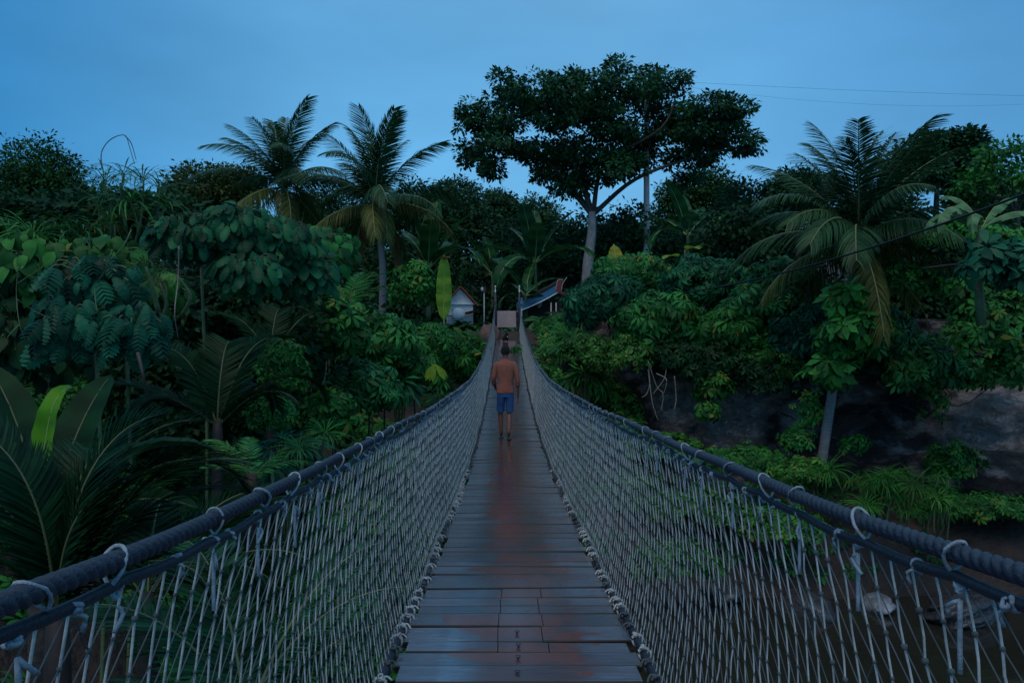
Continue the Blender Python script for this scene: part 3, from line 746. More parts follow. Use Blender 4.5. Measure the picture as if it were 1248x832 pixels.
# calves
def ins(parent_i, child_i, pt, rad):
    Vb.append(pt); k_ = len(Vb) - 1; Rb.append(rad); Eb.remove((parent_i, child_i)); Eb.extend([(parent_i, k_), (k_, child_i)])
ins(8, 9, (-.10, .09, .36), .058); ins(12, 13, (.078, -.05, .35), .058)
body = skin_mesh('body', Vb, Eb, Rb, M['skin'], man)
def hand(at, dirv, side):
    a = np.array(at, float); d = norm(np.array(dirv, float)); lat = norm(np.cross(d, [side, 0, .01])); Vh = [a, a + d * .05]; Eh = [(0, 1)]; Rh = [(.02, .03), (.022, .034)]
    for f, ln in enumerate((.06, .072, .068, .05)):
        o0 = a + d * .075 + lat * (-.028 + .019 * f); i0 = len(Vh)
        Vh += [o0, o0 + d * ln * .5 + [-side * .006, 0, 0], o0 + d * ln * .85 + [-side * .025, 0, 0]]; Eh += [(1, i0), (i0, i0 + 1), (i0 + 1, i0 + 2)]; Rh += [.010, .009, .007]
    i0 = len(Vh); b0 = a + d * .03 - lat * .035
    Vh += [b0, b0 + d * .03 - lat * .014, b0 + d * .06 - lat * .014]; Eh += [(0, i0), (i0, i0 + 1), (i0 + 1, i0 + 2)]; Rh += [.013, .011, .009]
    return skin_mesh('hand', Vh, Eh, Rh, M['skin'], body, 1)
hand((.272, .045, .765), (0, .1, -1), 1); hand((-.19, .21, .89), (.25, .9, -.2), -1)
# head details
mb = MB(); v, t = ICO3
hv_ = v * [.083, .098, .105]; keep = None
mb.add(hv_ + [0, .02, 1.60], None, t); hd = mb.build('head', M['skin'], body)
mb = MB(); blobs(mb, [(-.084, .015, 1.59), (.084, .015, 1.59)], .02, ICO2, sq=[.5, 1, 1.5]); mb.build('ear', M['skin'], hd)
mb = MB(); blobs(mb, [(0, .125, 1.585)], .018, ICO2, sq=[.8, 1, 1.4]); mb.build('nose', M['skin'], hd)
mb = MB(); blobs(mb, [(-.032, .108, 1.61), (.032, .108, 1.61)], .011, ICO2); mb.build('eye', M['white'], hd)
mb = MB(); blobs(mb, [(0, .113, 1.545)], .02, ICO2, sq=[1.3, .4, .35]); mb.build('mouth', M['redwood'], hd)
mb = MB(); v5, t5 = ICO5
ff = fbm(v5[:, 0] * 6, v5[:, 1] * 5 + v5[:, 2] * 6, 1, 4)
hv_ = v5 * [.094, .104, .112] * (1 + .018 * ff)[:, None] + [0, .008, 1.618]
cut = (v5[:, 1] > .42) & (v5[:, 2] < .35) | (v5[:, 2] < -.62)
keepf = ~cut[t5].any(1); mb.add(hv_, None, t5[keepf]); mb.build('hair', M['hair'], body)
# shirt: torso loft + sleeves
mb = MB()
sh_r = [((0, .005, .845), .196, .143), ((0, .005, .87), .198, .145), ((0, .008, .95), .180, .130), ((0, .01, 1.05), .172, .125), ((0, .012, 1.15), .182, .128), ((0, .01, 1.26), .20, .13),
        ((0, .005, 1.34), .212, .122), ((0, 0, 1.385), .195, .105), ((0, -.002, 1.42), .14, .085), ((0, 0, 1.445), .085, .072), ((0, .002, 1.465), .066, .066)]
loft(mb, sh_r, sides=28)
V = mb.v[0]; V[:, 1] += .006 * np.sin(V[:, 2] * 46 + V[:, 0] * 18) * (V[:, 2] < 1.3); V[:, 0] += .006 * np.sin(V[:, 2] * 38 + V[:, 0] * 9)
for sd in (-1, 1):
    if sd < 0: pts = [(-.15, 0, 1.365), (-.19, 0, 1.345), (-.228, 0, 1.22), (-.258, .0, 1.09), (-.236, .08, 1.0)]
    else: pts = [(.15, 0, 1.365), (.19, 0, 1.345), (.232, -.02, 1.22), (.262, -.03, 1.07), (.268, -.005, .97)]
    tube(mb, smooth_line(pts, 14), np.array([.055, .064, .064, .066, .064, .063, .062, .06, .057, .056, .054, .052, .05, .05]), 14)
mb.build('shirt', M['shirt'], man)
mb = MB()
loft(mb, [((0, 0, .92), .168, .118), ((0, 0, .86), .178, .124), ((0, 0, .80), .182, .126), ((0, 0, .765), .178, .122)], sides=24)
for (x0, kx, ky) in ((-.092, -.104, .085), (.092, .09, .015)):
    loft(mb, [((x0, 0, .82), .092, .118), ((x0, 0, .76), .094, .112), (((x0 + kx) / 2, ky * .5, .64), .088, .10), ((kx, ky, .51), .085, .094), ((kx, ky, .49), .086, .095)], sides=18)
mb.build('shorts', M['shorts'], man)
mb = MB()
for (x0, y0) in ((-.09, .15), (.073, -.11)):
    loft(mb, [((x0, y0, -.004), .046, .125), ((x0, y0, .012), .048, .13), ((x0, y0, .016), .002, .002)], sides=16)
mb.build('sandal', M['sandal'], man)
man.scale = (.86, .9, 1)

dog_at = np.array([(616 - 624) / F * 37.8, 37.8, float(ZD(37.8)) + .01])
dog = thing('dog', 'small black animal sitting on the deck just before the pinkish board', 'dog', dog_at, .5)
Vd = [(0, .1, .14), (0, 0, .20), (0, -.10, .27), (0, -.15, .37), (0, -.19, .43), (0, -.26, .415), (-.06, -.12, .18), (-.055, -.13, .015), (.06, -.12, .18), (.055, -.13, .015),
      (-.10, .04, .10), (-.09, -.04, .03), (.10, .04, .10), (.09, -.04, .03), (0, .22, .05), (.06, .32, .03), (-.035, -.17, .50), (.035, -.17, .50)]
Ed = [(0, 1), (1, 2), (2, 3), (3, 4), (4, 5), (2, 6), (6, 7), (2, 8), (8, 9), (0, 10), (10, 11), (0, 12), (12, 13), (0, 14), (14, 15), (4, 16), (4, 17)]
Rd = [.11, .105, .10, .06, .06, .026, .04, .022, .04, .022, .055, .03, .055, .03, .022, .01, .012, .012]
skin_mesh('body', Vd, Ed, Rd, M['fur'], dog)
mb = MB(); blobs(mb, [(0, -.245, .40)], .03, ICO2, sq=[.8, .8, .7]); blobs(mb, [(0, -.205, .22)], .035, ICO2, sq=[.8, .5, 1.3]); mb.build('pale_patch', M['palewood'], dog)

# ------------------------------------------------------------------ houses, poles, wires
def prism(mb, pts2, y0, y1, mat=0):
    n = len(pts2); V = [(x, y0, z) for x, z in pts2] + [(x, y1, z) for x, z in pts2]
    q = [(i, (i + 1) % n, n + (i + 1) % n, n + i) for i in range(n)]
    mb.add(V, q, [(0, i + 1, i) for i in range(1, n - 1)] + [(n, n + i, n + i + 1) for i in range(1, n - 1)], .5, mat)
hb = P(561, 400, 52)
ho = thing('small_house', 'small white gabled house with red roof edge left of the bridge end', 'house', hb, .12)
k = 52 / F
mb = MB(); box(mb, (0, .9, .62), (31 * k, 1.8, 1.9)); prism(mb, [(-.92, 1.58), (.92, 1.58), (0, 2.60)], .02, 1.75)
mb.build('wall', M['whitewall'], ho, False)
mb = MB()
for s_ in (-1, 1):
    a = math.atan2(1.22, 1.12)
    box(mb, (s_ * .58, .85, 2.10), (1.72, 2.3, .07), roty(s_ * a))
roof = mb.build('roof', M['redroof'], ho, False)
mb = MB(); box(mb, (0, -.05, 1.575), (1.95, .14, .05)); mb.build('cornice', M['whitewall'], ho, False)
mb = MB(); box(mb, (-.25, -.012, .95), (.62, .03, .62)); w_ = mb.build('window', M['palewood'], ho, False)
mb = MB(); box(mb, (-.25, -.036, .95), (.03, .02, .6)); mb.build('sash', M['whitewall'], w_, False)
mb = MB(); prism(mb, [(-.9, .75), (.7, .95), (1.15, 1.2), (1.15, 1.24), (.7, 1.0), (-.9, .80)], -.5, -.1); mb.build('awning', M['darkwood'], ho, False)
# white parasol-like tank before the house
mb = MB(); v, t = ICO3; mb.add(v * [.42, .3, .42], None, t); o = mb.build('water_tank', M['whitewall']); o.location = P(559, 383, 50.5)
tag(o, 'rounded white tank standing in front of the small white house', 'tank')
# lamp post with red and white head
o = thing('lamp_post', 'thin grey post with red and white head beside small white house', 'post', P(590, 400, 47))
mb = MB(); tube(mb, [(0, 0, -.6), (0, 0, 2.15)], .035, 8); mb.build('post', M['concrete'], o)
mb = MB(); box(mb, (.02, 0, 2.28), (.16, .14, .30)); mb.build('head', M['redwood'], o, False)
mb = MB(); blobs(mb, [(-.12, -.06, 2.30)], .10, ICO2, sq=[.8, .6, 1.3]); mb.build('lamp_shade', M['white'], o)

ph = P(660, 392, 46); k = 46 / F
pv = thing('open_hut', 'dark open hut with sweeping blue roof edge and red gable horn', 'hut', ph)
mb = MB()   # roof: sweeps up to the right, thick sheet
xs_ = np.linspace(-1.42, 1.10, 16); zc = 0.55 + .85 * (xs_ + 1.42) / 2.5 + .35 * ((xs_ + 1.42) / 2.5) ** 2.0
V = []
for x, z in zip(xs_, zc): V += [(x, -.1, z), (x, -.1, z + .05), (x, 1.1, z + .55), (x, 1.1, z + .50)]
q = [(i * 4 + c, i * 4 + (c + 1) % 4, i * 4 + 4 + (c + 1) % 4, i * 4 + 4 + c) for i in range(15) for c in range(4)] + [(0, 3, 2, 1), (60, 61, 62, 63)]
mb.add(V, q); mb.build('roof', M['blueroof'], pv, False)
mb = MB(); tube(mb, np.stack([xs_, xs_ * 0 - .12, zc + .02], 1), .028, 6); mb.build('eave_trim', M['whitewall'], pv)
mb = MB(); V = []
for x, z in zip(xs_, zc): V += [(x, 1.1, z + .50), (x, 1.1, z + .56), (x + .25, 2.4, z + 1.0), (x + .25, 2.4, z + .94)]
mb.add(V, q); mb.build('upper_roof', M['darkwood'], pv, False)
mb = MB(); prism(mb, [(.80, 1.75), (1.0, 1.65), (1.45, 1.48), (1.38, 1.62), (1.12, 1.78), (1.26, 2.30), (1.05, 2.40), (.90, 2.28)], -.16, -.02); ga = mb.build('gable_horn', M['redwood'], pv, False)
mb = MB(); tube(mb, smooth_line([(.80, -.17, 1.75), (.92, -.17, 2.34), (1.07, -.17, 2.43), (1.26, -.17, 2.36)], 10), .02, 6); tube(mb, smooth_line([(1.14, -.17, 1.75), (1.2, -.17, 2.15), (1.45, -.17, 2.55)], 8), .02, 6); mb.build('pale_edge', M['palewood'], ga)
mb = MB(); blobs(mb, [(1.45, -.1, 1.50)], .07, ICO2); mb.build('finial', M['red'], ga)
for x in (.55, .84):
    mb = MB(); tube(mb, [(x, 0, -1.2), (x, 0, 1.1)], .035, 8); mb.build('post', M['palewood'], pv)
mb = MB(); box(mb, (0, 1.5, .3), (2.5, .08, 2.2)); box(mb, (.1, .9, -.55), (2.3, 1.2, .1)); mb.build('back_wall', M['darkwood'], pv, False)
o = thing('bench', 'low red bench with pale top under the blue roofed hut', 'bench', ph + [.25, .25, 0])
mb = MB(); box(mb, (0, 0, .16), (.9, .4, .08)); mb.build('seat', M['red'], o, False)
for x in (-.38, .38):
    mb = MB(); box(mb, (x, 0, -.15), (.06, .35, .52)); mb.build('leg', M['darkwood'], o, False)
mb = MB(); v, t = ICO2; mb.add(v * [.17, .15, .09], None, t); o = mb.build('white_bowl', M['white']); o.location = ph + [-.12, .05, .16]; tag(o, 'small rounded white bowl in front of the red bench', 'bowl')
mb = MB(); prof = [(0, .07), (.15, .15), (.45, .18), (.6, .12), (.66, .17), (.70, .17)]
for zz in (0,): loft(mb, [((0, 0, z), r_, r_) for z, r_ in prof], sides=16)
o = mb.build('vent_pipe', M['concrete']); o.location = P(657, 375, 47.3); tag(o, 'pale grey flared vent standing behind the blue roof', 'vent')
o = thing('parasol', 'small blue and white folded parasol beside right end post of bridge', 'parasol', P(636, 398, 44))
mb = MB(); tube(mb, [(0, 0, -.3), (0, 0, 1.6)], .02, 6); mb.build('pole', M['white'], o)
mb = MB(); V = [(0, 0, 1.62)]
for a in range(12): V.append((.24 * math.cos(a * PI / 6) - .08, .24 * math.sin(a * PI / 6), 1.22 + .05 * (a % 2)))
mb.add(V, None, [(0, a + 1, (a + 1) % 12 + 1) for a in range(12)]); mb.build('canopy', M['blueroof'], o)

pole = thing('utility_pole', 'tall pale concrete utility pole standing behind the big spreading tree', 'pole', P(788, 416, 57) + [0, 0, -1])
mb = MB(); tube(mb, np.array([(0, 0, z) for z in np.linspace(0, 19.2, 8)]), np.linspace(.27, .17, 8), 12); mb.build('shaft', M['concrete'], pole)
for z in (9.9, 16.4, 18.4):
    mb = MB(); tube(mb, [(0, 0, z - .05), (0, 0, z + .05)], .2, 12); mb.build('band', M['wire'], pole)
mb = MB(); box(mb, (.1, 0, 18.8), (1.6, .12, .14)); mb.build('crossarm', M['wire'], pole, False)
def wire(label, a, b_, sag, r_, mat, name='overhead_wire'):
    t = np.linspace(0, 1, 40)[:, None]; p = np.array(a) * (1 - t) + np.array(b_) * t; p[:, 2] -= sag * 4 * t[:, 0] * (1 - t[:, 0])
    mb = MB(); tube(mb, p, r_, 6); return tag(mb.build(name, mat), label, 'wire')
wire('upper of two thin grey wires running right from the utility pole', P(798, 98, 57), P(1300, 118, 62), .15, .008, M['wire'])
wire('lower of two thin grey wires running right from the utility pole', P(798, 100, 57), P(1300, 124, 62), .9, .006, M['wire'])
wire('thick black cable sagging across in front of right coconut palm', P(1330, 205, 16), P(690, 358, 41), 1.05, .028, M['black'], 'black_cable')
wire('thin pale rope at the right edge below the coconut palm, upper one', P(1135, 392, 25), P(1290, 393, 24), .03, .016, M['twig'], 'thin_rope')
wire('thin pale rope at the right edge above the pale cliff, lower one', P(1150, 418, 25), P(1290, 417, 24), .03, .016, M['twig'], 'thin_rope')

# ------------------------------------------------------------------ palms
def frond_mesh(Ln, leaflet, npair=44, arch=1.1, lift=.5, hang=.8, seed=0, spread_=1.0, w=.055, rach=.022, mats=None, apow=1.35):
    """a pinnate frond starting at the origin, going +y, first up then drooping"""
    rg = np.random.default_rng(seed); n = 24
    t = np.linspace(0, 1, n); ang = lift - arch * t ** apow
    st = Ln / (n - 1); p = np.zeros((n, 3)); side_bend = rg.uniform(-.25, .25)
    for i in range(1, n): p[i] = p[i - 1] + st * np.array([math.sin(side_bend * t[i]), math.cos(ang[i]), math.sin(ang[i])])
    mb = MB(); tube(mb, p, np.linspace(rach, rach * .2, n), 5, mat=1, cap=False)
    ts = np.linspace(.1, .99, npair); V = []; Q = []; rn = []
    for sd in (-1, 1):
        for a in ts:
            a2 = min(.995, max(.05, a + rg.uniform(-.006, .006))); i = a2 * (n - 1); i0 = min(n - 2, int(i)); f = i - i0
            c = p[i0] * (1 - f) + p[i0 + 1] * f; T = norm(p[i0 + 1] - p[i0])
            ll = leaflet * (math.sin(PI * min(1, (.12 + a * .82))) ** .55) * rg.uniform(.85, 1.1)
            up = np.cross([1, 0, 0], T); fw = .55 + .75 * a
            d0 = norm(sd * np.array([1, 0, 0]) * spread_ + T * fw * .8 + up * rg.uniform(.1, .35))
            m = 5; q_ = c.copy(); pts = [q_]; d = d0
            for s_ in range(m - 1):
                d = norm(d + np.array([0, 0, -hang * .32 * (1 + rg.uniform(-.3, .3))])); q_ = q_ + d * ll / (m - 1); pts.append(q_)
            pts = np.array(pts); wd = w * np.array([.5, 1, .9, .6, .08]) / 2
            sv = norm(np.cross(d0, up)); sv = sv * .9 + up * .25
            b0 = len(V) * 1; V += [pts[j] + s2 * sv * wd[j] for j in range(m) for s2 in (-1, 1)]
            r_ = rg.random()
            rn += [r_] * (2 * m); Q += [(b0 + 2 * j, b0 + 2 * j + 1, b0 + 2 * j + 3, b0 + 2 * j + 2) for j in range(m - 1)]
    mb.add(np.array(V), Q, None, rn, 0)
    return mb
def frond_data(mb, name, mats):
    o = mb.build(name, mats); me = o.data; bpy.data.objects.remove(o); return me
mrib = solid('rachis', (.20, .22, .09), .6, .2)
mribn = solid('rachis_near', (.07, .09, .03), .5, .2)
FR = {}
for key, mt, kw in (('up', 'palm', dict(arch=.75, lift=.25, hang=.85)), ('mid', 'palm', dict(arch=1.3, lift=.25, hang=1.2)), ('low', 'palmold', dict(arch=1.1, lift=.1, hang=1.5, spread_=.8)),
                    ('dead', 'deadleaf', dict(arch=1.2, lift=.1, hang=2.0, spread_=.6))):
    FR[key] = [frond_data(frond_mesh(1, .26, 84, seed=s, w=.0105, rach=.009, **kw), 'frond', [M[mt], mrib]) for s in range(3)]
def place_frond(parent, me, at, az, el, sc, roll=0, name='frond'):
    o = bpy.data.objects.new(name, me); COL.objects.link(o); o.parent = parent
    o.matrix_local = Matrix.Translation([float(a) for a in at]) @ Matrix.Rotation(az, 4, 'Z') @ Matrix.Rotation(el, 4, 'X') @ Matrix.Rotation(roll, 4, 'Y') @ Matrix.Scale(sc, 4)
    return o
def palm(label, base, top, Ln, r_=.2, fr=(7, 9, 4, 1), seed=0, bend=.3, group='coconut palms', specs=None):
    rg = np.random.default_rng(seed); o = thing('coconut_palm', label, 'palm tree', base, group=group)
    t = np.asarray(top, float) - np.asarray(base, float)
    mb = MB(); line = smooth_line([[0, 0, -.4], t * .33 + [bend, 0, 0], t * .68 + [bend * .8, 0, 0], t], 60)
    rad = np.linspace(r_ * 1.2, r_ * .75, 60) * (1 + .05 * (np.arange(60) % 2)); tube(mb, line, rad, 12); mb.build('trunk', M['palmbark'], o)
    mb = MB()
    for i in range(14):
        a = rg.uniform(0, 2 * PI); tube(mb, smooth_line([t + [0, 0, -.25], t + [math.cos(a) * .25, math.sin(a) * .25, .05], t + [math.cos(a) * .5, math.sin(a) * .5, .45]], 5), [.07, .06, .05, .04, .03], 5)
    mb.build('crown_shaft', M['palmold'], o)
    az0 = rg.uniform(0, 6)
    ga = 2.39996; k = 0
    for key, n, elr, lr in (('up', fr[0], (.75, 1.35), (.75, 1.0)), ('mid', fr[1], (.05, .75), (.9, 1.05)), ('low', fr[2], (-.5, .05), (.85, 1.0)), ('dead', fr[3], (-1.1, -.5), (.6, .8))):
        for i in range(n):
            el = rg.uniform(*elr); az = az0 + ga * k + rg.uniform(-.2, .2); k += 1
            place_frond(o, FR[key][rg.integers(3)], t + [0, 0, -.05], az, el, Ln * rg.uniform(*lr), rg.uniform(-.3, .3))
    return o
palm('coconut palm with bare grey trunk and yellowing lower fronds left of bridge end', P(466, 372, 42), P(457, 247, 42), 5.4, .165, (9, 8, 7, 2), 3, .15)
palm('darker coconut palm standing behind and left of the bare trunked one', P(352, 350, 47), P(346, 228, 47), 5.6, .2, (10, 9, 6, 1), 8, 0)
palm('large coconut palm on right bank with pale slanting trunk below its crown', P(1000, 556, 27), P(1046, 292, 27), 4.7, .14, (13, 14, 5, 1), 12, .02)

# ------------------------------------------------------------------ banana plants and big single leaves
def bleaf_mesh(Ln, W, lift=1.0, arch=1.2, tear=.25, seed=0, n=22, stalk=.12, mats=None, fold=.25, apow=1.6):
    rg = np.random.default_rng(seed); t = np.linspace(0, 1, n); ang = lift - arch * t ** apow; st = Ln / (n - 1); p = np.zeros((n, 3))
    for i in range(1, n): p[i] = p[i - 1] + st * np.array([0, math.cos(ang[i]), math.sin(ang[i])])
    mb = MB(); tube(mb, p, np.linspace(W * .045, W * .008, n), 6, mat=1)
    tt = np.clip((t - stalk) / (1 - stalk), 0, 1); w = W / 2 * np.clip(np.sin(PI * tt ** .8), 0, 1) ** .45; w[tt <= 0] = 0
    T = norm(np.gradient(p, axis=0)); up = np.cross(np.array([1., 0, 0]), T)
    for sd in (-1, 1):
        V = []; Q = []; rn = []; i = int(stalk * n)
        while i < n - 1:
            ln = int(rg.integers(2, 6)) if tear > .1 else n
            j = min(n - 1, i + ln); dr = rg.uniform(0, tear) ; b0 = len(V)
            for k_ in range(i, j + 1):
                e = w[k_] * (.96 if (k_ in (i, j)) else 1)
                for m_, u in enumerate((0, .35, .7, 1.0)):
                    V.append(p[k_] + np.array([sd * e * u * math.cos(fold * u), 0, 0]) + up[k_] * (e * (math.sin(fold) * u - dr * u * u)) + T[k_] * (.12 * e * u) + up[k_] * .004 * math.sin(k_ * 2.2))
                    rn.append(.5 + .25 * math.sin(k_ * 1.3 + seed))
            for k_ in range(j - i):
                for m_ in range(3): a = b0 + k_ * 4 + m_; Q.append((a, a + 1, a + 5, a + 4))
            i = j
            if j >= n - 1: break
        mb.add(np.array(V), Q, None, np.array(rn), 0)
    return mb
ribp = solid('midrib', (.22, .30, .10), .5, .15)
BL = [frond_data(bleaf_mesh(1, .27, lift=.0, arch=a, tear=tr, seed=s, fold=.3), 'leaf', [M['banana'], ribp]) for s, (a, tr) in enumerate(((.5, .05), (1.0, .25), (1.5, .35), (2.0, .4)))]
BLL = [frond_data(bleaf_mesh(1, .24, lift=.0, arch=a, tear=tr, seed=s, fold=.5), 'leaf', [M['lime'], ribp]) for s, (a, tr) in enumerate(((.2, .03), (.9, .15)))]
def banana(label, base, h, Ln, specs, seed=0, group=None, r_=.16):
    rg = np.random.default_rng(seed); o = thing('banana_plant', label, 'banana plant', base, group=group)
    mb = MB(); tube(mb, smooth_line([[0, 0, -.5], [.05, 0, h * .5], [0, 0, h]], 10), np.linspace(r_, r_ * .55, 10), 10); mb.build('stem', M['stem'], o)
    for (az, el, s, v) in specs:
        place_frond(o, BL[v], (0, 0, h * .96), az, el, Ln * s, rg.uniform(-.25, .25), 'leaf')
    return o
D = math.radians
def autospec(n, seed, lo=.3, hi=1.35):
    rg = np.random.default_rng(seed); return [(2.4 * i + rg.uniform(-.3, .3), hi - (hi - lo) * (i / n) + rg.uniform(-.1, .1), rg.uniform(.8, 1.05), min(3, int(4 * i / n))) for i in range(n)]
banana('big banana plant with upright leaves behind the right bridge post', P(652, 400, 50), 4.2, 4.6, autospec(10, 1), 1)
banana('banana plant with tall blades right of the left coconut palm trunk', P(522, 380, 47), 2.6, 4.8, autospec(9, 2, .5, 1.4), 2)
banana('broad banana plant just behind the open hut and its vent', P(640, 392, 47), 1.6, 2.8, autospec(8, 3, .1, 1.1), 3)
banana('low banana plant with leaning leaves between white house and bridge posts', P(600, 370, 55), 2.0, 3.4, autospec(8, 4, .2, 1.2), 4)
banana('banana plant with dark leaves under right side of the big tree', P(838, 330, 44), 2.0, 3.6, autospec(8, 6, .2, 1.2), 6)
# single leaves that stand out
def bigleaf(name, label, base, me, az, el, sc, roll=0, cat='leaf', stem=.6):
    o = thing(name, label, cat, base)
    place_frond(o, me, (0, 0, 0), az, el, sc, roll, 'blade')
    mb = MB(); tube(mb, smooth_line([(0, 0, .05), (.02, .02, -stem * .5), (0, .05, -stem)], 6), sc * .014, 6); mb.build('stalk', M['stem'], o)
    return o
tipmat = leafmat('leaf_lime_brown_tip', (.16, .33, .03), (.28, .45, .05), .45, .4)
upl = frond_data(bleaf_mesh(1, .25, 0, -.08, .45, 4, fold=.35, stalk=.04), 'leaf', [M['lime'], ribp])
u = bigleaf('young_banana_plant', 'tall bright lime banana leaf standing upright left of the white house', P(541, 392, 37), upl, .1, D(88), 3.1, .1, 'banana plant', 1.0)
tip = frond_data(bleaf_mesh(1, .8, .2, 1.2, .2, 5, fold=.2, stalk=.02), 'leaf', [M['deadleaf'], ribp]); place_frond(u, tip, (0.02, -.02, 2.85), 3.6, .5, .5, 0, 'dry_tip')
upn = frond_data(bleaf_mesh(1, .19, 0, 2.2, .02, 5, fold=.35, stalk=.02, apow=9), 'leaf', [leafmat('leaf_yellow_green', (.07, .26, .012), (.15, .38, .02), .4, .4), ribp])
bigleaf('young_banana_plant', 'bright yellow green upright blade among the big fronds at far left', P(40, 650, 6.5), upn, -1.3, D(83), 1.36, 1.0, 'banana plant', .3)
yl = frond_data(bleaf_mesh(1, .42, 0, .3, .25, 6, fold=.2, stalk=.04), 'leaf', [M['yellow'], ribp])
bigleaf('yellow_banana_leaf', 'drooping yellow banana leaf right of the big tree trunk', P(748, 298, 46), yl, PI + .3, D(-70), 2.1, .2, 'banana leaf', .5)
hl = frond_data(bleaf_mesh(1, .75, 0, .7, .05, 7, fold=.25, stalk=.03), 'leaf', [M['green'], ribp])
hl2 = frond_data(bleaf_mesh(1, .62, 0, .7, .05, 8, fold=.25, stalk=.03), 'leaf', [M['lime'], ribp])
o = bigleaf('taro_plant', 'broad pale green heart shaped leaf high beside banana under big tree', P(878, 262, 42), hl, PI * .9, D(-25), 1.6, .3, 'taro plant', 1.6)
o = thing('taro_plant', 'cluster of broad lime and yellow leaves below the heart shaped leaf', 'taro plant', P(835, 318, 36))
for (dx, dzz_, az, el, sc, me) in ((-.3, .2, 2.2, .1, 1.0, hl2), (.1, .5, 3.4, .2, 1.1, hl2), (.5, .35, 4.4, .1, 1.25, hl), (0, .1, 2.9, -.5, .9, yl), (-.5, .1, 1.8, -.2, .8, yl), (.4, .6, 5.2, .3, 1.2, hl2)):
    place_frond(o, me, (dx, 0, dzz_), az, el, sc, 0, 'leaf')
mb = MB(); tube(mb, [(0, 0, -1.2), (0, 0, .5)], .05, 6); mb.build('stem', M['stem'], o)
# tattered drooping banana, top right
o = thing('banana_plant', 'wilting pale green banana plant with folded hanging leaves at right edge', 'banana plant', P(1196, 350, 21))
mb = MB(); tube(mb, smooth_line([(0, 0, -1), (-.1, 0, .8), (0, 0, 1.6)], 8), [.13, .12, .11, .10, .10, .09, .08, .07], 8); mb.build('stem', M['stem'], o)
pale = leafmat('leaf_wilted', (.06, .17, .07), (.16, .32, .14), .5)
wl = [frond_data(bleaf_mesh(1, .20, 0, a, .6, s + 11, fold=-.5), 'leaf', [pale, ribp]) for s, a in enumerate((2.6, 2.2, 1.2))]
for (az, el, s, v) in ((1.9, .9, 2.3, 0), (1.2, .95, 1.9, 0), (2.4, .7, 1.9, 1), (4.4, .8, 2.0, 1), (5.0, 1.1, 1.7, 2), (.3, 1.2, 1.8, 2)): place_frond(o, wl[v], (0, 0, 1.5), az, el, s, .1, 'leaf')

# ------------------------------------------------------------------ the big spreading tree
d0 = 55
bl = []
for (px, py, rx, ry_b, dy_) in ((592, 150, 34, 17, 0), (575, 185, 22, 16, 2), (612, 190, 30, 12, -3), (600, 205, 14, 18, 0), (628, 118, 42, 20, 2), (660, 140, 45, 22, -4), (700, 118, 48, 16, 3), (690, 104, 30, 10, 0),
        (735, 108, 36, 12, 4), (745, 130, 50, 16, -4), (790, 112, 34, 14, 2), (800, 102, 20, 10, 0), (815, 135, 46, 20, 3), (855, 150, 42, 18, -3), (888, 160, 30, 20, 2), (908, 178, 16, 16, 0), (870, 172, 32, 12, 3), (640, 165, 26, 10, 5),
        (700, 160, 30, 12, 5), (720, 192, 44, 18, 0), (690, 200, 40, 22, 3), (745, 215, 32, 20, -2), (700, 225, 26, 18, 1), (780, 185, 30, 16, 3), (845, 188, 34, 9, 1), (850, 208, 18, 8, 3), (838, 152, 34, 14, 1), (880, 150, 26, 12, -2), (655, 190, 26, 12, -1), (770, 205, 18, 12, 0), (615, 165, 24, 12, -2), (672, 165, 22, 14, -3), (730, 150, 30, 12, -2), (840, 170, 24, 12, -2), (790, 165, 20, 10, 2), (702, 97, 14, 8, 1), (748, 93, 18, 7, -1), (790, 92, 14, 7, 0), (828, 104, 14, 10, 0), (612, 98, 12, 8, 0), (572, 140, 12, 9, 0), (715, 145, 30, 14, 0), (755, 155, 28, 12, 2), (680, 180, 28, 10, 3), (805, 168, 26, 10, 1), (740, 172, 30, 10, -2)):
    bl.append(blob(px, py, d0, rx, ry_b, 2.2, dy_))
bt = tree('spreading_tree', 'tall broad umbrella shaped tree with grey trunk rising above the forest', P(717, 372, d0), P(722, 262, d0), bl, M['canopy'], M['greybark'],
     nclump=1550, per=30, lsize=.36, spread=.52, r=.36, tm=LEAF3, shell=.3, bottom=-.5, tk=[P(716, 378, d0), P(716, 330, d0), P(721, 285, d0), P(722, 258, d0)], twigs=420)

# ------------------------------------------------------------------ background trees
k = 0
def bgtree(px, top, d, w, label, mat='far', lump=5, seed=0, ls=.34, h=None):
    rg = np.random.default_rng(seed); c = P(px, top, d); kx = d / F; wr = w * kx / 2; ht = (h * kx if h else wr * 1.1)
    bs = [(c[0], c[1], c[2] - ht * .5, wr * .62, wr * .6, ht * .5)]
    for i in range(lump):
        a = rg.uniform(0, 2 * PI); rr_ = wr * rg.uniform(.4, .68)
        bs.append((c[0] + math.cos(a) * rr_, c[1] + math.sin(a) * rr_ * .8, c[2] - ht * rg.uniform(.4, 1.15), wr * rg.uniform(.32, .5), wr * .4, ht * rg.uniform(.28, .42)))
    gz = float(H(c[0], c[1]))
    return tree('forest_tree', label, (c[0], c[1], gz), (c[0], c[1], c[2] - ht * 1.1), bs, M[mat], M['bark'], nclump=int(460 * max(1, w / 110)), per=24, lsize=ls, spread=wr * .22, r=max(.15, wr * .07), shell=.4, bottom=-.8,
                group='trees of the forest behind the banks')
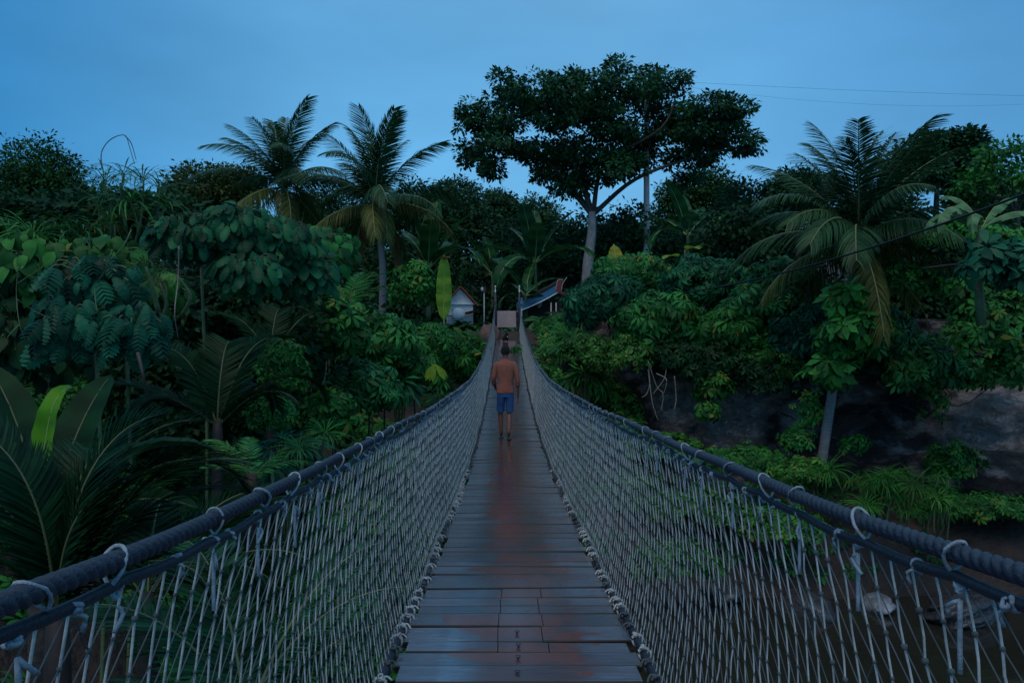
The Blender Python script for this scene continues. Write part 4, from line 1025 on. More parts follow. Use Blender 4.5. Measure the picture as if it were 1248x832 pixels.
bg = [(45, 170, 58, 150, 'dark rounded broadleaf tree at the far left of the skyline', 'canopy'),
      (250, 198, 52, 130, 'olive green feathery tree left of the two left palms', 'olive'),
      (140, 225, 56, 120, 'dark tree peeping between rounded tree and olive tree at left', 'far'),
      (400, 232, 62, 120, 'dark green tree between and below the two left coconut palms', 'far'),
      (505, 222, 60, 110, 'rounded tree on skyline just right of left coconut palm crown', 'far'),
      (560, 216, 66, 90, 'bushy dark tree below the left tip of the big spreading tree', 'far'),
      (604, 232, 74, 80, 'small distant tree between bushy tree and big banana plant', 'far'),
      (655, 240, 72, 90, 'distant tree behind the big banana plant', 'far'),
      (770, 262, 66, 120, 'dense tree behind the foot of the utility pole', 'far'),
      (850, 205, 68, 120, 'tall dark tree beneath right arm of big spreading tree', 'canopy'),
      (910, 222, 58, 120, 'dark tree between big spreading tree and right coconut palm', 'far'),
      (970, 205, 56, 90, 'dark bushy tree directly left of right coconut palm crown', 'far'),
      (1142, 160, 42, 120, 'dark clumpy round tree right of the right coconut palm', 'canopy'),
      (1205, 205, 46, 120, 'dark tree behind the wilting banana plant at right', 'canopy'),
      (1090, 235, 50, 110, 'dark tree behind right half of right coconut palm crown', 'far')]
for i, (px, tp, d, w, lb, mt) in enumerate(bg): bgtree(px, tp, d, w, lb, mt, 6, i + 40)
bs = [blob(1232, 186, 34, 34, 9), blob(1205, 205, 34, 26, 7), blob(1250, 215, 33, 22, 12), blob(1180, 225, 34, 20, 8)]
tree('open_tree', 'light green open crowned tree with sparse leaves at top right corner', P(1255, 330, 34), P(1240, 260, 34), bs, M['green'], M['bark'], 110, 12, .28, .5, .12, shell=.3, twigs=60)
# far forest mass on the hill
mb = MB(); bs = []
for i in range(70):
    x = R.uniform(-105, 105); y_ = R.uniform(88, 128); bs.append((x, y_, float(H(x, y_)) + R.uniform(3, 6.5), R.uniform(4, 7), 4, R.uniform(3, 5)))
crown_leaves(mb, bs, LEAF3, 9000, 14, .6, 1.4, shell=.5, bottom=-.3)
tag(mb.build('far_forest', M['far']), kind='stuff', label='dark far-off forest covering the hill behind the trees', cat='forest')

# ------------------------------------------------------------------ bushes
def bush(name, label, bs, n, size, mat, tms=ROS, cat='bush', stem=True, group=None, out=.75, shell=.72, bottom=-.75):
    b0 = np.array(bs[0][:3]); gz = float(H(b0[0], b0[1])); base = np.array([b0[0], b0[1], min(gz, b0[2] - .2)])
    o = thing(name, label, cat, base, group=group)
    loc = [(b[0] - base[0], b[1] - base[1], b[2] - base[2], *b[3:]) for b in bs]
    mb = MB(); rt = np.array(loc[0][:3]) + [0, loc[0][4] * .9, -loc[0][5] * .9]; limbs(mb, rt, [np.array(b[:3]) for b in loc], .035, .015); tube(mb, smooth_line([(rt[0], rt[1] + 3.4, rt[2] + .3), (rt[0] + .1, rt[1] + 1.6, rt[2] + .25), rt] if (rt[2] > 2.0 and base[0] > 2) else [(rt[0] + R.normal(0, .1), rt[1] + .1, -.3), rt * [1, 1, .5] + [R.normal(0, .08), .05, 0], rt], 8), np.linspace(.035, .025, 8), 6)
    for b in loc:
        c = np.array(b[:3]); d = rand_dirs(14)
        segs(mb, np.repeat(c[None], 14, 0), c + d * np.array(b[3:6]) * .8, .008, 4)
    mb.build('branches', M['bark'], o)
    mb = MB(); rosette_bush(mb, loc, int(n * 1.7), size * .82, tms, out=out, shell=shell, bottom=bottom); mb.build('foliage', mat, o)
    return o
# right bank: umbrella-leaved bushes spilling over the cliff
rb = [((735, 365, 31, 42, 28), 'rosette leaved bush at the left end of the cliff top, beside the hut'),
      ((800, 385, 30, 45, 28), 'rosette leaved bush hanging over the cliff above the bare roots'),
      ((770, 335, 35, 50, 22), 'rosette leaved bush behind the yellow banana leaf'),
      ((860, 345, 32, 52, 30), 'large rosette leaved bush below the lime and yellow taro'),
      ((890, 400, 30, 45, 24), 'rosette leaved bush drooping low over the middle of the cliff'),
      ((945, 355, 30, 52, 34), 'bluish rosette leaved bush left of the right palm crown'),
      ((990, 400, 29, 45, 28), 'rosette leaved bush straight below the right palm crown'),
      ((1060, 405, 28, 48, 30), 'rosette leaved bush to the right of the slanting palm trunk top'),
      ((1125, 440, 28, 42, 30), 'rosette leaved bush hanging lowest over the pale cliff patch')]
for i, ((px, py, d, rx, ry_b), lb) in enumerate(rb):
    bs = [blob(px, py, d, rx, ry_b), blob(px - rx * .6, py + ry_b * .5, d, rx * .5, ry_b * .6), blob(px + rx * .6, py + ry_b * .45, d, rx * .55, ry_b * .6), blob(px + rx * .1, py - ry_b * .6, d + .8, rx * .6, ry_b * .5)]
    bush('umbrella_leaf_bush', lb, bs, 330, .50, M['scheff'] if i % 3 else M['teal'], ROS, group='umbrella leaved bushes on the cliff top')
bush('umbrella_leaf_bush', 'brighter green broad rosette bush wrapped round the slanting palm trunk', [blob(1030, 415, 25.8, 32, 20), blob(1010, 448, 25.8, 24, 18), blob(1045, 395, 25.0, 34, 22), blob(1032, 365, 25.2, 26, 18)], 170, .62, M['green'], ROSW, group='umbrella leaved bushes on the cliff top')
bush('bluish_leaf_tree', 'bluish green tree with large hanging finger leaves at right edge', [blob(1222, 310, 20, 34, 16), blob(1195, 325, 20, 24, 10), blob(1248, 330, 20, 24, 16)], 60, .62, M['teal'], ROSW, cat='tree')
bush('hanging_bush', 'leafy green bush at the right edge around the thin ropes', [blob(1200, 400, 24, 46, 40), blob(1240, 440, 24, 36, 36), blob(1185, 355, 25, 34, 24), blob(1250, 375, 24, 30, 30)], 330, .38, M['under'], ROSW)
bush('hanging_bush', 'green leafy bush below and right of the wilting banana plant', [blob(1150, 285, 26, 44, 18), blob(1210, 292, 25, 40, 18), blob(1110, 340, 27, 44, 22)], 260, .34, M['green'], ROSW)
# middle of the right: plants at the cliff foot and on the bank
bush('cliff_shrub', 'dark green shrub growing on the rock face under the cliff top', [blob(868, 470, 29, 24, 20), blob(862, 500, 28.6, 14, 10)], 70, .34, M['under'], ROSW)
bush('cliff_shrub', 'small leafy shrub clinging beside the pale rock left of the palm trunk', [blob(930, 460, 29, 30, 22), blob(905, 445, 29, 22, 16)], 90, .3, M['darkleaf'], ROSW)
bush('cliff_shrub', 'light green climber around the foot of the slanting palm trunk', [blob(985, 500, 27.6, 16, 26), blob(975, 535, 27, 20, 14), blob(1040, 540, 27.6, 20, 10)], 100, .3, M['green'], ROSW)
bush('cliff_shrub', 'dark creeper hanging down over the right pale cliff patch', [blob(1135, 480, 28, 20, 34), blob(1225, 455, 27.5, 30, 14)], 130, .24, M['under'], ROSW)
for i, (px, py, d, rx, ry_b, lb) in enumerate(((700, 490, 33, 30, 26, 'fine leaved bush just outside the right net near the far end'), (745, 520, 30, 36, 22, 'fine leaved bush on the slope under the hanging roots'),
        (810, 545, 28, 40, 18, 'low bush at the foot of the rock under the hanging roots'), (900, 560, 26, 55, 16, 'low spreading bush at the cliff foot left of the palm trunk'), (975, 575, 25, 40, 16, 'low bush in front of the foot of the slanting palm trunk'),
        (845, 620, 24.5, 60, 28, 'leafy bank bush seen through the right net, left one'), (950, 640, 23.6, 50, 24, 'leafy bank bush seen through the right net, beside the grass clump'), (1205, 615, 25, 60, 12, 'low ground creeper below the rock ledge at right edge'))):
    bush('bank_bush', lb, [blob(px, py, d, rx, ry_b), blob(px + rx * .5, py + ry_b * .3, d - .5, rx * .5, ry_b * .6)], 240, .26, M['under'] if i % 2 else M['green'], ROSW, group='low bushes on the right bank', bottom=-.3)
# fan palms / lady palms
for i, (px, py, lb) in enumerate(((740, 425, 'dark foliage hanging under the left cliff top bushes above the roots'), (850, 432, 'dark foliage hanging under the cliff bushes above the left rock patch'), (940, 438, 'dark foliage drooping under the bushes left of the palm trunk'),
        (1085, 440, 'dark foliage drooping right of the palm trunk over the black recess'), (1190, 448, 'dark foliage drooping over the upper edge of the right pale rock'))):
    bush('overhanging_bush', lb, [blob(px - 22, py, 29.2, 34, 18), blob(px + 24, py + 4, 29.2, 32, 20), blob(px, py + 14, 29, 22, 14)], 200, .30, M['darkleaf'] if i % 2 else M['under'], ROSW, group='dark foliage hanging over the cliff')
for i, (px, py, d, lb) in enumerate(((655, 470, 31, 'leafy plant on the slope right of the net near the far end'), (690, 520, 30, 'leafy plant on the slope left of the hanging roots'), (735, 480, 31.5, 'leafy plant just left of the hanging roots'), (780, 545, 28.5, 'leafy plant below the hanging roots'), (1160, 560, 27, 'leafy plant on the ledge under the right pale rock'))):
    bush('slope_plant', lb, [blob(px, py, d, 30, 22), blob(px + 22, py + 12, d, 22, 16)], 130, .30, M['under'], ROSW, group='leafy plants on the right slope')
def fanplant(label, c, r_, n, size, mat, name='fan_palm'):
    c = np.array(c); gz = min(float(H(c[0], c[1])), c[2] - r_); o = thing(name, label, 'palm', (c[0], c[1], gz)); h = c[2] - gz
    st = MB(); lf = MB()
    for i in range(n):
        a = R.uniform(0, 2 * PI); el = R.uniform(-.1, 1.2); d = np.array([math.cos(a) * math.cos(el), math.sin(a) * math.cos(el) * .8, math.sin(el)])
        p = np.array([0, 0, h]) + d * r_ * R.uniform(.5, 1); tube(st, smooth_line([(0, 0, h * .3), (d[0] * r_ * .3, d[1] * r_ * .3, h * .8), p], 6), .012, 4, cap=False)
        fw = norm(d + [0, 0, -.5]); scatter(lf, FAN[i % 2], p[None], frames(fw[None], norm(np.array([[0, -.4, 1.]]))), np.array([size * R.uniform(.75, 1.15)]))
    st.build('stems', M['stem'], o); lf.build('fans', mat, o); return o
fanplant('fan leaved palm with bright drooping fingers just right of the bridge net', P(700, 425, 32), .75, 26, .85, M['green'])
fanplant('darker fan palm below the bright one beside the right net', P(712, 468, 30), .7, 20, .8, M['under'])
fanplant('spiky fan palm among bushes left of the bridge', P(487, 478, 24), .5, 18, .75, M['teal'])
fanplant('small dark fan palm low beside left net at mid bridge', P(545, 505, 22), .5, 16, .55, M['darkleaf'])
fanplant('dark fan palm in the dim hollow on the left bank', P(345, 560, 14), .5, 18, .65, M['teal'])
# left middle slope
lb_ = [((395, 395, 21, 46, 30), 'glossy rosette bush leading into the dark hollow on the left', 'scheff', ROSW, .42), ((365, 370, 22, 36, 16), 'upper rosette bush reaching left over the dark hollow', 'green', ROSW, .36),
       ((465, 415, 24, 40, 30), 'rosette bush in the middle of the left bank', 'scheff', ROS, .42), ((425, 392, 30, 40, 16), 'bush at the foot of the bare palm trunk', 'green', ROSW, .42),
       ((520, 420, 29, 34, 24), 'bush below the lime upright banana leaf', 'under', ROS, .42), ((505, 345, 38, 26, 24), 'bush between palm trunk and lime banana leaf', 'green', ROSW, .45),
       ((445, 470, 22, 42, 26), 'lower rosette bush above the left net', 'scheff', ROS, .40), ((400, 500, 19, 30, 20), 'bush hanging over the dark gap above the left net', 'green', ROSW, .32),
       ((500, 455, 25, 40, 22), 'dense bush behind the spiky fan palm', 'under', ROS, .38), ((565, 440, 31, 28, 26), 'bush touching the left handrail near the far end', 'scheff', ROS, .42),
       ((345, 445, 17, 26, 30), 'fine leaved bush at the right rim of the dark hollow', 'green', ROSW, .22), ((330, 500, 15, 26, 20), 'small light leaved bush above the light green frond', 'green', ROSW, .2),
       ((542, 420, 38, 30, 12), 'grassy bush under the small white house', 'under', ROSW, .35), ((702, 408, 41, 32, 12), 'bushy ground plants in front of the open hut', 'under', ROSW, .30)]
for i, ((px, py, d, rx, ry_b), lb, mt, tm, sz) in enumerate(lb_):
    bs = [blob(px, py, d, rx, ry_b), blob(px - rx * .6, py + ry_b * .4, d, rx * .5, ry_b * .6), blob(px + rx * .6, py + ry_b * .4, d, rx * .5, ry_b * .6), blob(px + rx * .2, py - ry_b * .6, d + .6, rx * .5, ry_b * .5)]
    bush('shrub', lb, bs, 300, sz, M[mt], tm, group='shrubs on the left bank')
o = thing('young_palm_leaf', 'single small lime green pleated leaf hanging beside the left net', 'leaf', P(530, 443, 23))
mb = MB(); FL = rosette(9, 1, .30, .0, .3, 3, fan=1.7, start=.0, seed=77, peak=.6); scatter(mb, FL, np.array([[0, 0, 0.]]), frames(np.array([[.15, -.3, -1.]]), np.array([[0, -1., .3]])), .55, np.array([.5])); mb.build('blade', M['lime'], o)
mb = MB(); tube(mb, smooth_line([(0, 0, 0), (-.05, .2, .12), (-.1, .5, .05)], 6), .012, 6); mb.build('stalk', M['stem'], o)

# ------------------------------------------------------------------ left: big-leaf climbers
def climber(label, bs, n, size, mat, tms, up=.25, hang=.9, name='climbing_plant', density=1):
    b0 = np.array(bs[0][:3]); gz = float(H(b0[0], b0[1])); base = np.array([b0[0], b0[1] + .5, min(gz, b0[2] - .3)])
    o = thing(name, label, 'climbing plant', base)
    st = MB(); lf = MB(); rt = np.array(bs[0][:3]) - base + [0, .8, -bs[0][5]]; tube(st, smooth_line([(rt[0], rt[1], -.3), rt * [1, 1, .5] + [.1, .05, 0], rt], 8), .03, 6); limbs(st, rt, [np.array(b[:3]) - base for b in bs], .05, .03)
    for b in bs:
        c = np.array(b[:3]) - base; k_ = int(n * (b[3] * b[5]) / sum(x[3] * x[5] for x in bs)) + 3
        d = rand_dirs(k_ * 3); d = d[(d[:, 1] < .35)][:k_]
        pos = c + d * np.array(b[3:6]) * R.uniform(.6, 1.05, (len(d), 1))
        fw = norm(d * [.8, .6, .3] + [0, -.25, -hang] + R.normal(0, .3, d.shape)); nv = norm(d * .6 + [0, -.7, .5] + R.normal(0, .25, d.shape))
        fr = frames(fw, nv); sz = size * R.uniform(.55, 1.2, len(d)); rn = R.random(len(d))
        for j, t in enumerate(tms): s = slice(j, None, len(tms)); scatter(lf, t, pos[s], fr[s], sz[s], rn[s])
        for p_, q_ in zip(pos[::2], d[::2]): tube(st, smooth_line([c + (p_ - c) * .3, c + (p_ - c) * .75 + [0, 0, .15 * size], p_], 5), .008 + .006 * size, 4, cap=False)
    st.build('stems', M['stem'], o); lf.build('leaves', mat, o); return o
HEART = [leaf(1, .75, 5, .5, .15, .35), leaf(1, .62, 5, .7, .2, .4)]
climber('huge dark bluish climber with hanging pleated leaves below olive tree', [blob(225, 285, 15, 46, 26), blob(285, 275, 15.5, 52, 30), blob(340, 290, 16, 46, 26), blob(300, 325, 15, 40, 22), blob(370, 330, 16.5, 40, 24)], 820, .36, M['teal'], PLEAT)
climber('split leaved climber hanging in the foreground of the left thicket', [blob(80, 385, 11, 42, 32), blob(160, 395, 11, 42, 30), blob(110, 335, 11.5, 60, 26)], 150, .40, M['teal'], [LOBED[0], PLEAT[1], LOBED[1]])
climber('heart leaved climber in the middle of the left thicket', [blob(120, 320, 12, 60, 34), blob(40, 320, 12, 50, 40), blob(190, 350, 12.5, 34, 24)], 260, .30, M['under'], HEART)
climber('dark leafy climber at the far left edge of the thicket', [blob(20, 400, 12, 40, 60), blob(60, 440, 12.5, 50, 24)], 160, .32, M['darkleaf'], HEART)
climber('small leaved climber hanging over the top of the dark hollow', [blob(390, 300, 24, 50, 28), blob(340, 320, 22, 40, 20)], 220, .4, M['under'], HEART)
# long bladed plants on the left skyline
def bladeplant(label, spots, size, mat, name='screw_pine', stem=True):
    c0 = np.array(spots[0][:3]); gz = float(H(c0[0], c0[1])); base = np.array([c0[0], c0[1], min(gz, c0[2] - .2)]); o = thing(name, label, 'plant', base)
    for i, (x, y_, z, s) in enumerate(spots):
        st = MB(); lf = MB(); p = np.array([x, y_, z]) - base; sl = min(1.2 * size, max(.3, p[2] + .2)); tube(st, smooth_line([p + [R.normal(0, .1), .25, -sl], p + [R.normal(0, .1), .1, -sl * .5], p], 8), np.linspace(.035, .02, 8), 6)
        nv = norm(np.array([[R.normal(0, .25), -.15 + R.normal(0, .2), 1]])); fr = frames(norm(np.cross(nv, rand_dirs(1))), nv)
        scatter(lf, TUFT[i % 2], p[None], fr, np.array([s * size]), np.array([R.random()]))
        st.build('stem', M['stem'], o); lf.build('blades', mat, o)
    return o
def sp_(lst, d): return [(*P(px, py, d + R.uniform(-.5, .5)), s) for px, py, s in lst]
bladeplant('tall spiky bladed plants breaking the skyline at upper left', sp_([(128, 225, 1), (150, 215, .8), (175, 222, 1), (195, 232, .9), (120, 250, 1), (160, 248, 1.2), (200, 255, 1), (140, 275, 1)], 18), .95, M['under'])
bladeplant('bladed plants at the left edge above the heart leaved climber', sp_([(10, 285, 1.1), (40, 290, 1), (75, 280, 1), (100, 292, 1.1), (0, 315, 1), (60, 310, 1)], 14), .85, M['green'])
bladeplant('narrow pale bladed plant hanging before the dark hollow', sp_([(178, 325, 1), (195, 345, .8), (215, 335, .6)], 11), .5, M['olive'])
bladeplant('dense grass like clump below the fine leaved bush at left', sp_([(380, 540, 1), (395, 530, .9), (365, 548, .9)], 13), .55, M['under'], 'grass_clump')
bladeplant('bright green bamboo like grass clump on the right shore', sp_([(1065, 590, 1), (1090, 585, 1.1), (1112, 592, 1), (1130, 605, 1), (1080, 608, 1), (1145, 620, .9), (1100, 615, 1.1), (1060, 612, .8), (1125, 585, .8), (1145, 600, .7)] + [(R.uniform(1050, 1160), R.uniform(582, 628), R.uniform(.5, .85)) for _ in range(26)], 23), .9, M['grass'], 'grass_clump')
bladeplant('dark grass clump left of the bright one at the palm foot', sp_([(985, 580, 1), (1010, 575, 1), (1035, 590, .9), (960, 590, .9), (1000, 600, 1)] + [(R.uniform(950, 1050), R.uniform(575, 612), R.uniform(.5, .8)) for _ in range(10)], 24.5), .95, M['under'], 'grass_clump')
bladeplant('grassy tuft between bushes and left handrail near the white house', sp_([(548, 408, 1), (570, 416, 1), (535, 412, .8), (585, 412, .8)], 37), .8, M['under'], 'grass_clump')

# near left fronds
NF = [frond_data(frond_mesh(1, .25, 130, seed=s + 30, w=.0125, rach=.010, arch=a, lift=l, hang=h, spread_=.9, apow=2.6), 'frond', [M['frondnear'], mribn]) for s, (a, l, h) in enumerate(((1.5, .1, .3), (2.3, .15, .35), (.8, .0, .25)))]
NG = [frond_data(frond_mesh(1, .30, 34, seed=s + 50, w=.020, rach=.010, arch=1.1, lift=.1, hang=.6), 'frond', [M['green'], mribn]) for s in range(2)]
def frondplant(label, base, specs, mes, name='cycad', cat='palm', stemh=1.5):
    stemh = max(.6, float(base[2] - H(base[0], base[1])) + .3)
    o = thing(name, label, cat, base)
    mb = MB(); tube(mb, [(0, 0, -stemh), (0, 0, -.3), (0, 0, .1)], [.11, .09, .07], 10); mb.build('trunk', M['darkwood'], o)
    for (az, el, s, v, roll) in specs: place_frond(o, mes[v], (0, 0, 0), az, el, s, roll)
    return o
BN = [frond_data(bleaf_mesh(1, .26, 0, a, .04, s + 3, fold=.35, stalk=.02), 'leaf', [M['frondnear'], mribn]) for s, a in enumerate((.7, 1.5, 1.1))]
# az: 0 = +y, positive turns towards -x
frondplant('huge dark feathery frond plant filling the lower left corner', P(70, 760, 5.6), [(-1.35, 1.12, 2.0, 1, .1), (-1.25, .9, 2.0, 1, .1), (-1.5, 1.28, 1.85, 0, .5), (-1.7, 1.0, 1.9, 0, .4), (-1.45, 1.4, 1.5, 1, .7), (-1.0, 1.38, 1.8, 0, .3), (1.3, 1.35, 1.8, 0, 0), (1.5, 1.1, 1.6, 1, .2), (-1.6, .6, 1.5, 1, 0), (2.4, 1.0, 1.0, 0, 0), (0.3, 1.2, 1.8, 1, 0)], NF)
o = thing('birds_nest_fern', 'dark broad bladed nest fern with curled tips beside the yellow blade', 'fern', P(55, 655, 7.6))
mb = MB(); tube(mb, [(0, 0, -2.2), (0, 0, -.3), (0, 0, .1)], [.16, .14, .08], 10); mb.build('stem', M['bark'], o)
for (az, el, s, v, roll) in ((-1.2, 1.05, 1.9, 1, 0), (-.4, 1.3, 1.8, 0, .4), (1.3, 1.35, 1.9, 0, -.3), (1.3, 1.1, 1.6, 2, 0), (-1.5, .6, 1.5, 2, .2), (2.6, 1.1, 1.2, 0, 0), (.2, 1.2, 1.7, 2, 0)): place_frond(o, BN[v], (0, 0, 0), az, el, s, roll, 'leaf')
frondplant('dark green feather palm behind the left net, arching right', P(180, 735, 7.5), [(-1.2, .75, 2.0, 0, .3), (-1.5, .45, 2.2, 1, .2), (-.8, .9, 2.0, 1, 0), (-2.0, .5, 1.7, 0, 0), (.4, .8, 1.8, 1, 0), (1.2, .7, 1.6, 0, 0), (-.2, .5, 1.9, 2, 0)], NF, 'feather_palm')
frondplant('feather palm seen through the left net with spread fronds', P(300, 880, 6.3), [(1.3, .9, 1.9, 0, 0), (.6, 1.1, 2.0, 1, 0), (-.6, 1.0, 2.1, 1, 0), (-1.4, .8, 2.0, 0, 0), (-1.5, 1.1, 1.9, 2, 0), (2.1, .7, 1.5, 1, 0), (-2.4, .8, 1.4, 2, 0), (0, .9, 1.9, 1, 0)], [frond_data(frond_mesh(1, .30, 60, seed=s + 70, w=.014, rach=.010, arch=1.2, lift=.1, hang=.5), 'frond', [M['frondteal'], mrib]) for s in range(3)], 'feather_palm')
frondplant('light green feather palm frond cluster above the left handrail', P(306, 588, 9.2), [(1.2, 1.0, .85, 0, 0), (.5, 1.1, .75, 1, 0), (-.8, .9, .7, 0, 0), (-1.5, .7, .8, 1, 0), (2.2, .8, .6, 0, 0)], NG, 'feather_palm', stemh=1.2)
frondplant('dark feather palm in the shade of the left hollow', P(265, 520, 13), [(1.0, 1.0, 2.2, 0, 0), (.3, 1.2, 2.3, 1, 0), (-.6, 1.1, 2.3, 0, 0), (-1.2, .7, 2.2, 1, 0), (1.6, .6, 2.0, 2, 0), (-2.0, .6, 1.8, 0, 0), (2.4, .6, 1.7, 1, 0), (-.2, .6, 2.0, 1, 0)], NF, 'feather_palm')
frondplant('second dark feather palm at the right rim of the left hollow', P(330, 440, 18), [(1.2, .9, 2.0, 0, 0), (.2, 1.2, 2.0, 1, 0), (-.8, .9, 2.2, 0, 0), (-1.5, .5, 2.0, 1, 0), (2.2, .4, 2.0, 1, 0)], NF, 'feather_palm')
frondplant('green feather palm poking out right of the dark climber', P(425, 375, 27), [(-.6, 1.1, 2.0, 0, 0), (-1.1, .8, 2.0, 1, 0), (.8, 1.0, 1.6, 0, 0), (-.1, 1.2, 1.9, 1, 0)], NG, 'feather_palm')

# lower slopes under the bridge on the left
for i, (px, py, d, rx, ry_b, lb) in enumerate(((430, 640, 16, 60, 40, 'leafy bush seen through the left net, upper one'), (390, 740, 13, 60, 40, 'leafy bush seen through the left net, low one'), (480, 570, 19, 50, 26, 'leafy bush right behind the left handrail at mid bridge'),
        (540, 520, 24, 36, 22, 'leafy bush behind the left net near the walking man'), (760, 600, 26, 50, 30, 'leafy bush behind the right net at mid bridge'), (820, 680, 22, 50, 24, 'leafy bush low behind the right net above the water'),
        (700, 540, 29, 30, 24, 'leafy bush behind the right net near the walking man'))):
    bush('bank_bush', lb, [blob(px, py, d, rx, ry_b), blob(px + rx * .6, py + ry_b * .4, d + .5, rx * .6, ry_b * .6), blob(px - rx * .5, py + ry_b * .5, d, rx * .5, ry_b * .6)], 260, .24 if d > 12 else .16, M['under'] if i % 2 else M['scheff'], ROSW, group='bushes under the bridge', bottom=-.5)

# bare twigs, vines and hanging roots
def vine(name, label, lines, d, r_, mat, cat='vine'):
    mb = MB(); p0 = P(*lines[0][0], d)
    for ln in lines:
        pts = [P(x, y_, d + R.normal(0, .12)) - p0 for x, y_ in ln]; tube(mb, smooth_line(pts, 6 * len(pts)), np.linspace(r_, r_ * .5, 6 * len(pts)), 6)
    o = mb.build(name, mat); o.location = p0; return tag(o, label, cat)
vine('bare_twig', 'pale bare branching twig at the left edge of the thicket', [[(22, 325), (20, 360), (24, 395), (35, 425)], [(22, 345), (45, 330), (60, 318)], [(21, 365), (40, 378), (62, 388)], [(24, 395), (10, 410), (0, 430)], [(35, 335), (60, 350)]], 10.5, .007, M['stem'], 'twig')
vine('vine', 'long pale vine hanging straight before the dark hollow', [[(218, 300), (217, 340), (213, 380), (217, 412)]], 10.8, .010, M['twig'])
vine('vine', 'curling pale vine between the split leaves at left', [[(140, 300), (128, 330), (116, 350), (118, 380)], [(160, 280), (150, 300), (130, 320)]], 10.6, .009, M['stem'])
vine('vine', 'thin pale vine looping against the sky at upper left', [[(124, 205), (124, 185), (135, 170), (152, 165), (158, 180), (164, 200)], [(152, 165), (160, 175), (166, 195)]], 17, .012, M['bark'])
vine('vine', 'pale curved stem hanging from the rosette bush by the hollow', [[(398, 440), (396, 460), (388, 480), (387, 495)], [(376, 455), (380, 480), (378, 495)]], 20, .016, M['twig'])
vine('broken_trunk', 'thick grey broken stem leaning in the shade at left', [[(168, 430), (174, 455), (180, 488)]], 9.5, .022, M['bark'], 'stem')
vine('hanging_roots', 'bare pale roots dangling under the bushes over the cliff', [[(790, 440), (792, 465), (788, 480), (782, 484)], [(790, 440), (800, 470), (808, 480), (806, 500)], [(800, 455), (812, 462), (810, 476), (804, 488)], [(812, 440), (810, 460), (796, 480)], [(822, 458), (824, 485), (822, 498)], [(790, 450), (795, 490), (802, 512)]], 28.7, .022, M['twig'], 'roots')
vine('dead_frond', 'dry brown hanging palm frond stem below the right palm crown', [[(1080, 330), (1105, 350), (1125, 378), (1132, 402)]], 26, .03, M['palmold'], 'palm frond')

# undergrowth carpets: stuff nobody could count
def carpet(label, n, region, size, mat, tms, zoff=.05, cond=None):
    x = R.uniform(region[0], region[1], n); y_ = R.uniform(region[2], region[3], n); z = H(x, y_)
    ok = (z > -7.1) & ~((np.abs(x + .25) < 1.5) & (y_ > 34) & (y_ < 45))
    if cond is not None: ok &= cond(x, y_, z)
    x, y_, z = x[ok], y_[ok], z[ok]; pos = np.stack([x, y_, z + zoff + R.random(len(x)) * .35], 1)
    e = .3; nv = norm(np.stack([-(H(x + e, y_) - H(x - e, y_)) / (2 * e), -(H(x, y_ + e) - H(x, y_ - e)) / (2 * e), np.ones(len(x))], 1) + R.normal(0, .35, (len(x), 3)))
    fr = frames(norm(np.cross(nv, rand_dirs(len(x)))), nv); sz = size * R.uniform(.5, 1.4, len(x)); rn = R.random(len(x)); mb = MB()
    for j, t in enumerate(tms): s = slice(j, None, len(tms)); scatter(mb, t, pos[s], fr[s], sz[s], rn[s])
    return tag(mb.build('undergrowth', mat), label, 'undergrowth', kind='stuff')
carpet('dense low leaves covering the left bank slope', 26000, (-24, 2.5, 5, 42), .26, M['under'], ROSW, cond=lambda x, y_, z: (fnoise(x * .8, y_ * .8, 4) > -.25) & (y_ > 8 + R.random(len(x)) * 4))
carpet('dense low leaves covering the right shore and the slope behind the cliff', 8500, (1.2, 40, 22, 50), .26, M['under'], ROSW, cond=lambda x, y_, z: ((y_ < 29.6) & (fnoise(x * .9, y_ * .9, 2) > -.2) & ~((x > 13.2) & (y_ < 25.2))) | (y_ > 33))
carpet('low ground plants round the far bridge end and huts', 16000, (-40, 40, 41, 88), .75, M['far'], ROSW)

def thicket(label, spots, n, per, ls, mat, spread=.8):
    bs = [blob(px, py, d, rx, ry_b, 1.2) for (px, py, d, rx, ry_b) in spots]; mb = MB(); crown_leaves(mb, bs, LEAF3, n, per, ls, spread, shell=.3, bottom=-.9)
    return tag(mb.build('thicket', mat), label, 'thicket', kind='stuff')
thicket('dim leafy thicket closing the view behind the houses and palms', [(px, R.uniform(275, 345), R.uniform(57, 66), 42, 36) for px in range(380, 1000, 26)] + [(px, 372, 56, 34, 18) for px in range(430, 720, 30)], 3600, 14, .42, M['far'])
thicket('dark thicket behind the climbing plants on the left', [(px, R.uniform(300, 400), R.uniform(27, 34), 50, 40) for px in range(-30, 440, 34)] + [(px, 268, 24, 40, 16) for px in range(-30, 240, 34)], 3000, 14, .34, M['darkleaf'])  # dark leaf colour used here to deepen the hollow's shade
thicket('black shaded foliage filling the hollow on the left bank', [(px, py + R.uniform(-12, 12), 19 + R.uniform(0, 2), 34, 30) for px in range(170, 380, 36) for py in (370, 420, 470, 515)], 2600, 12, .24, M['darkleaf'], .6)  # blackness of the shaded hollow is put into the leaf colour
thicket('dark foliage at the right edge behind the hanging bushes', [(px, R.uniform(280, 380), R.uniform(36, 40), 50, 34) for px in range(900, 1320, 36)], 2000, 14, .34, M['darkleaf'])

thicket('mixed dark growth running on along the cliff top beyond the right edge', [(px, R.uniform(300, 390), R.uniform(31, 38), 60, 46) for px in range(1330, 1900, 50)], 2200, 14, .36, M['under'])
thicket('mixed dark growth running on along the left bank beyond the left edge', [(px, R.uniform(230, 400), R.uniform(18, 28), 70, 60) for px in range(-620, -60, 60)], 2200, 14, .34, M['under'])

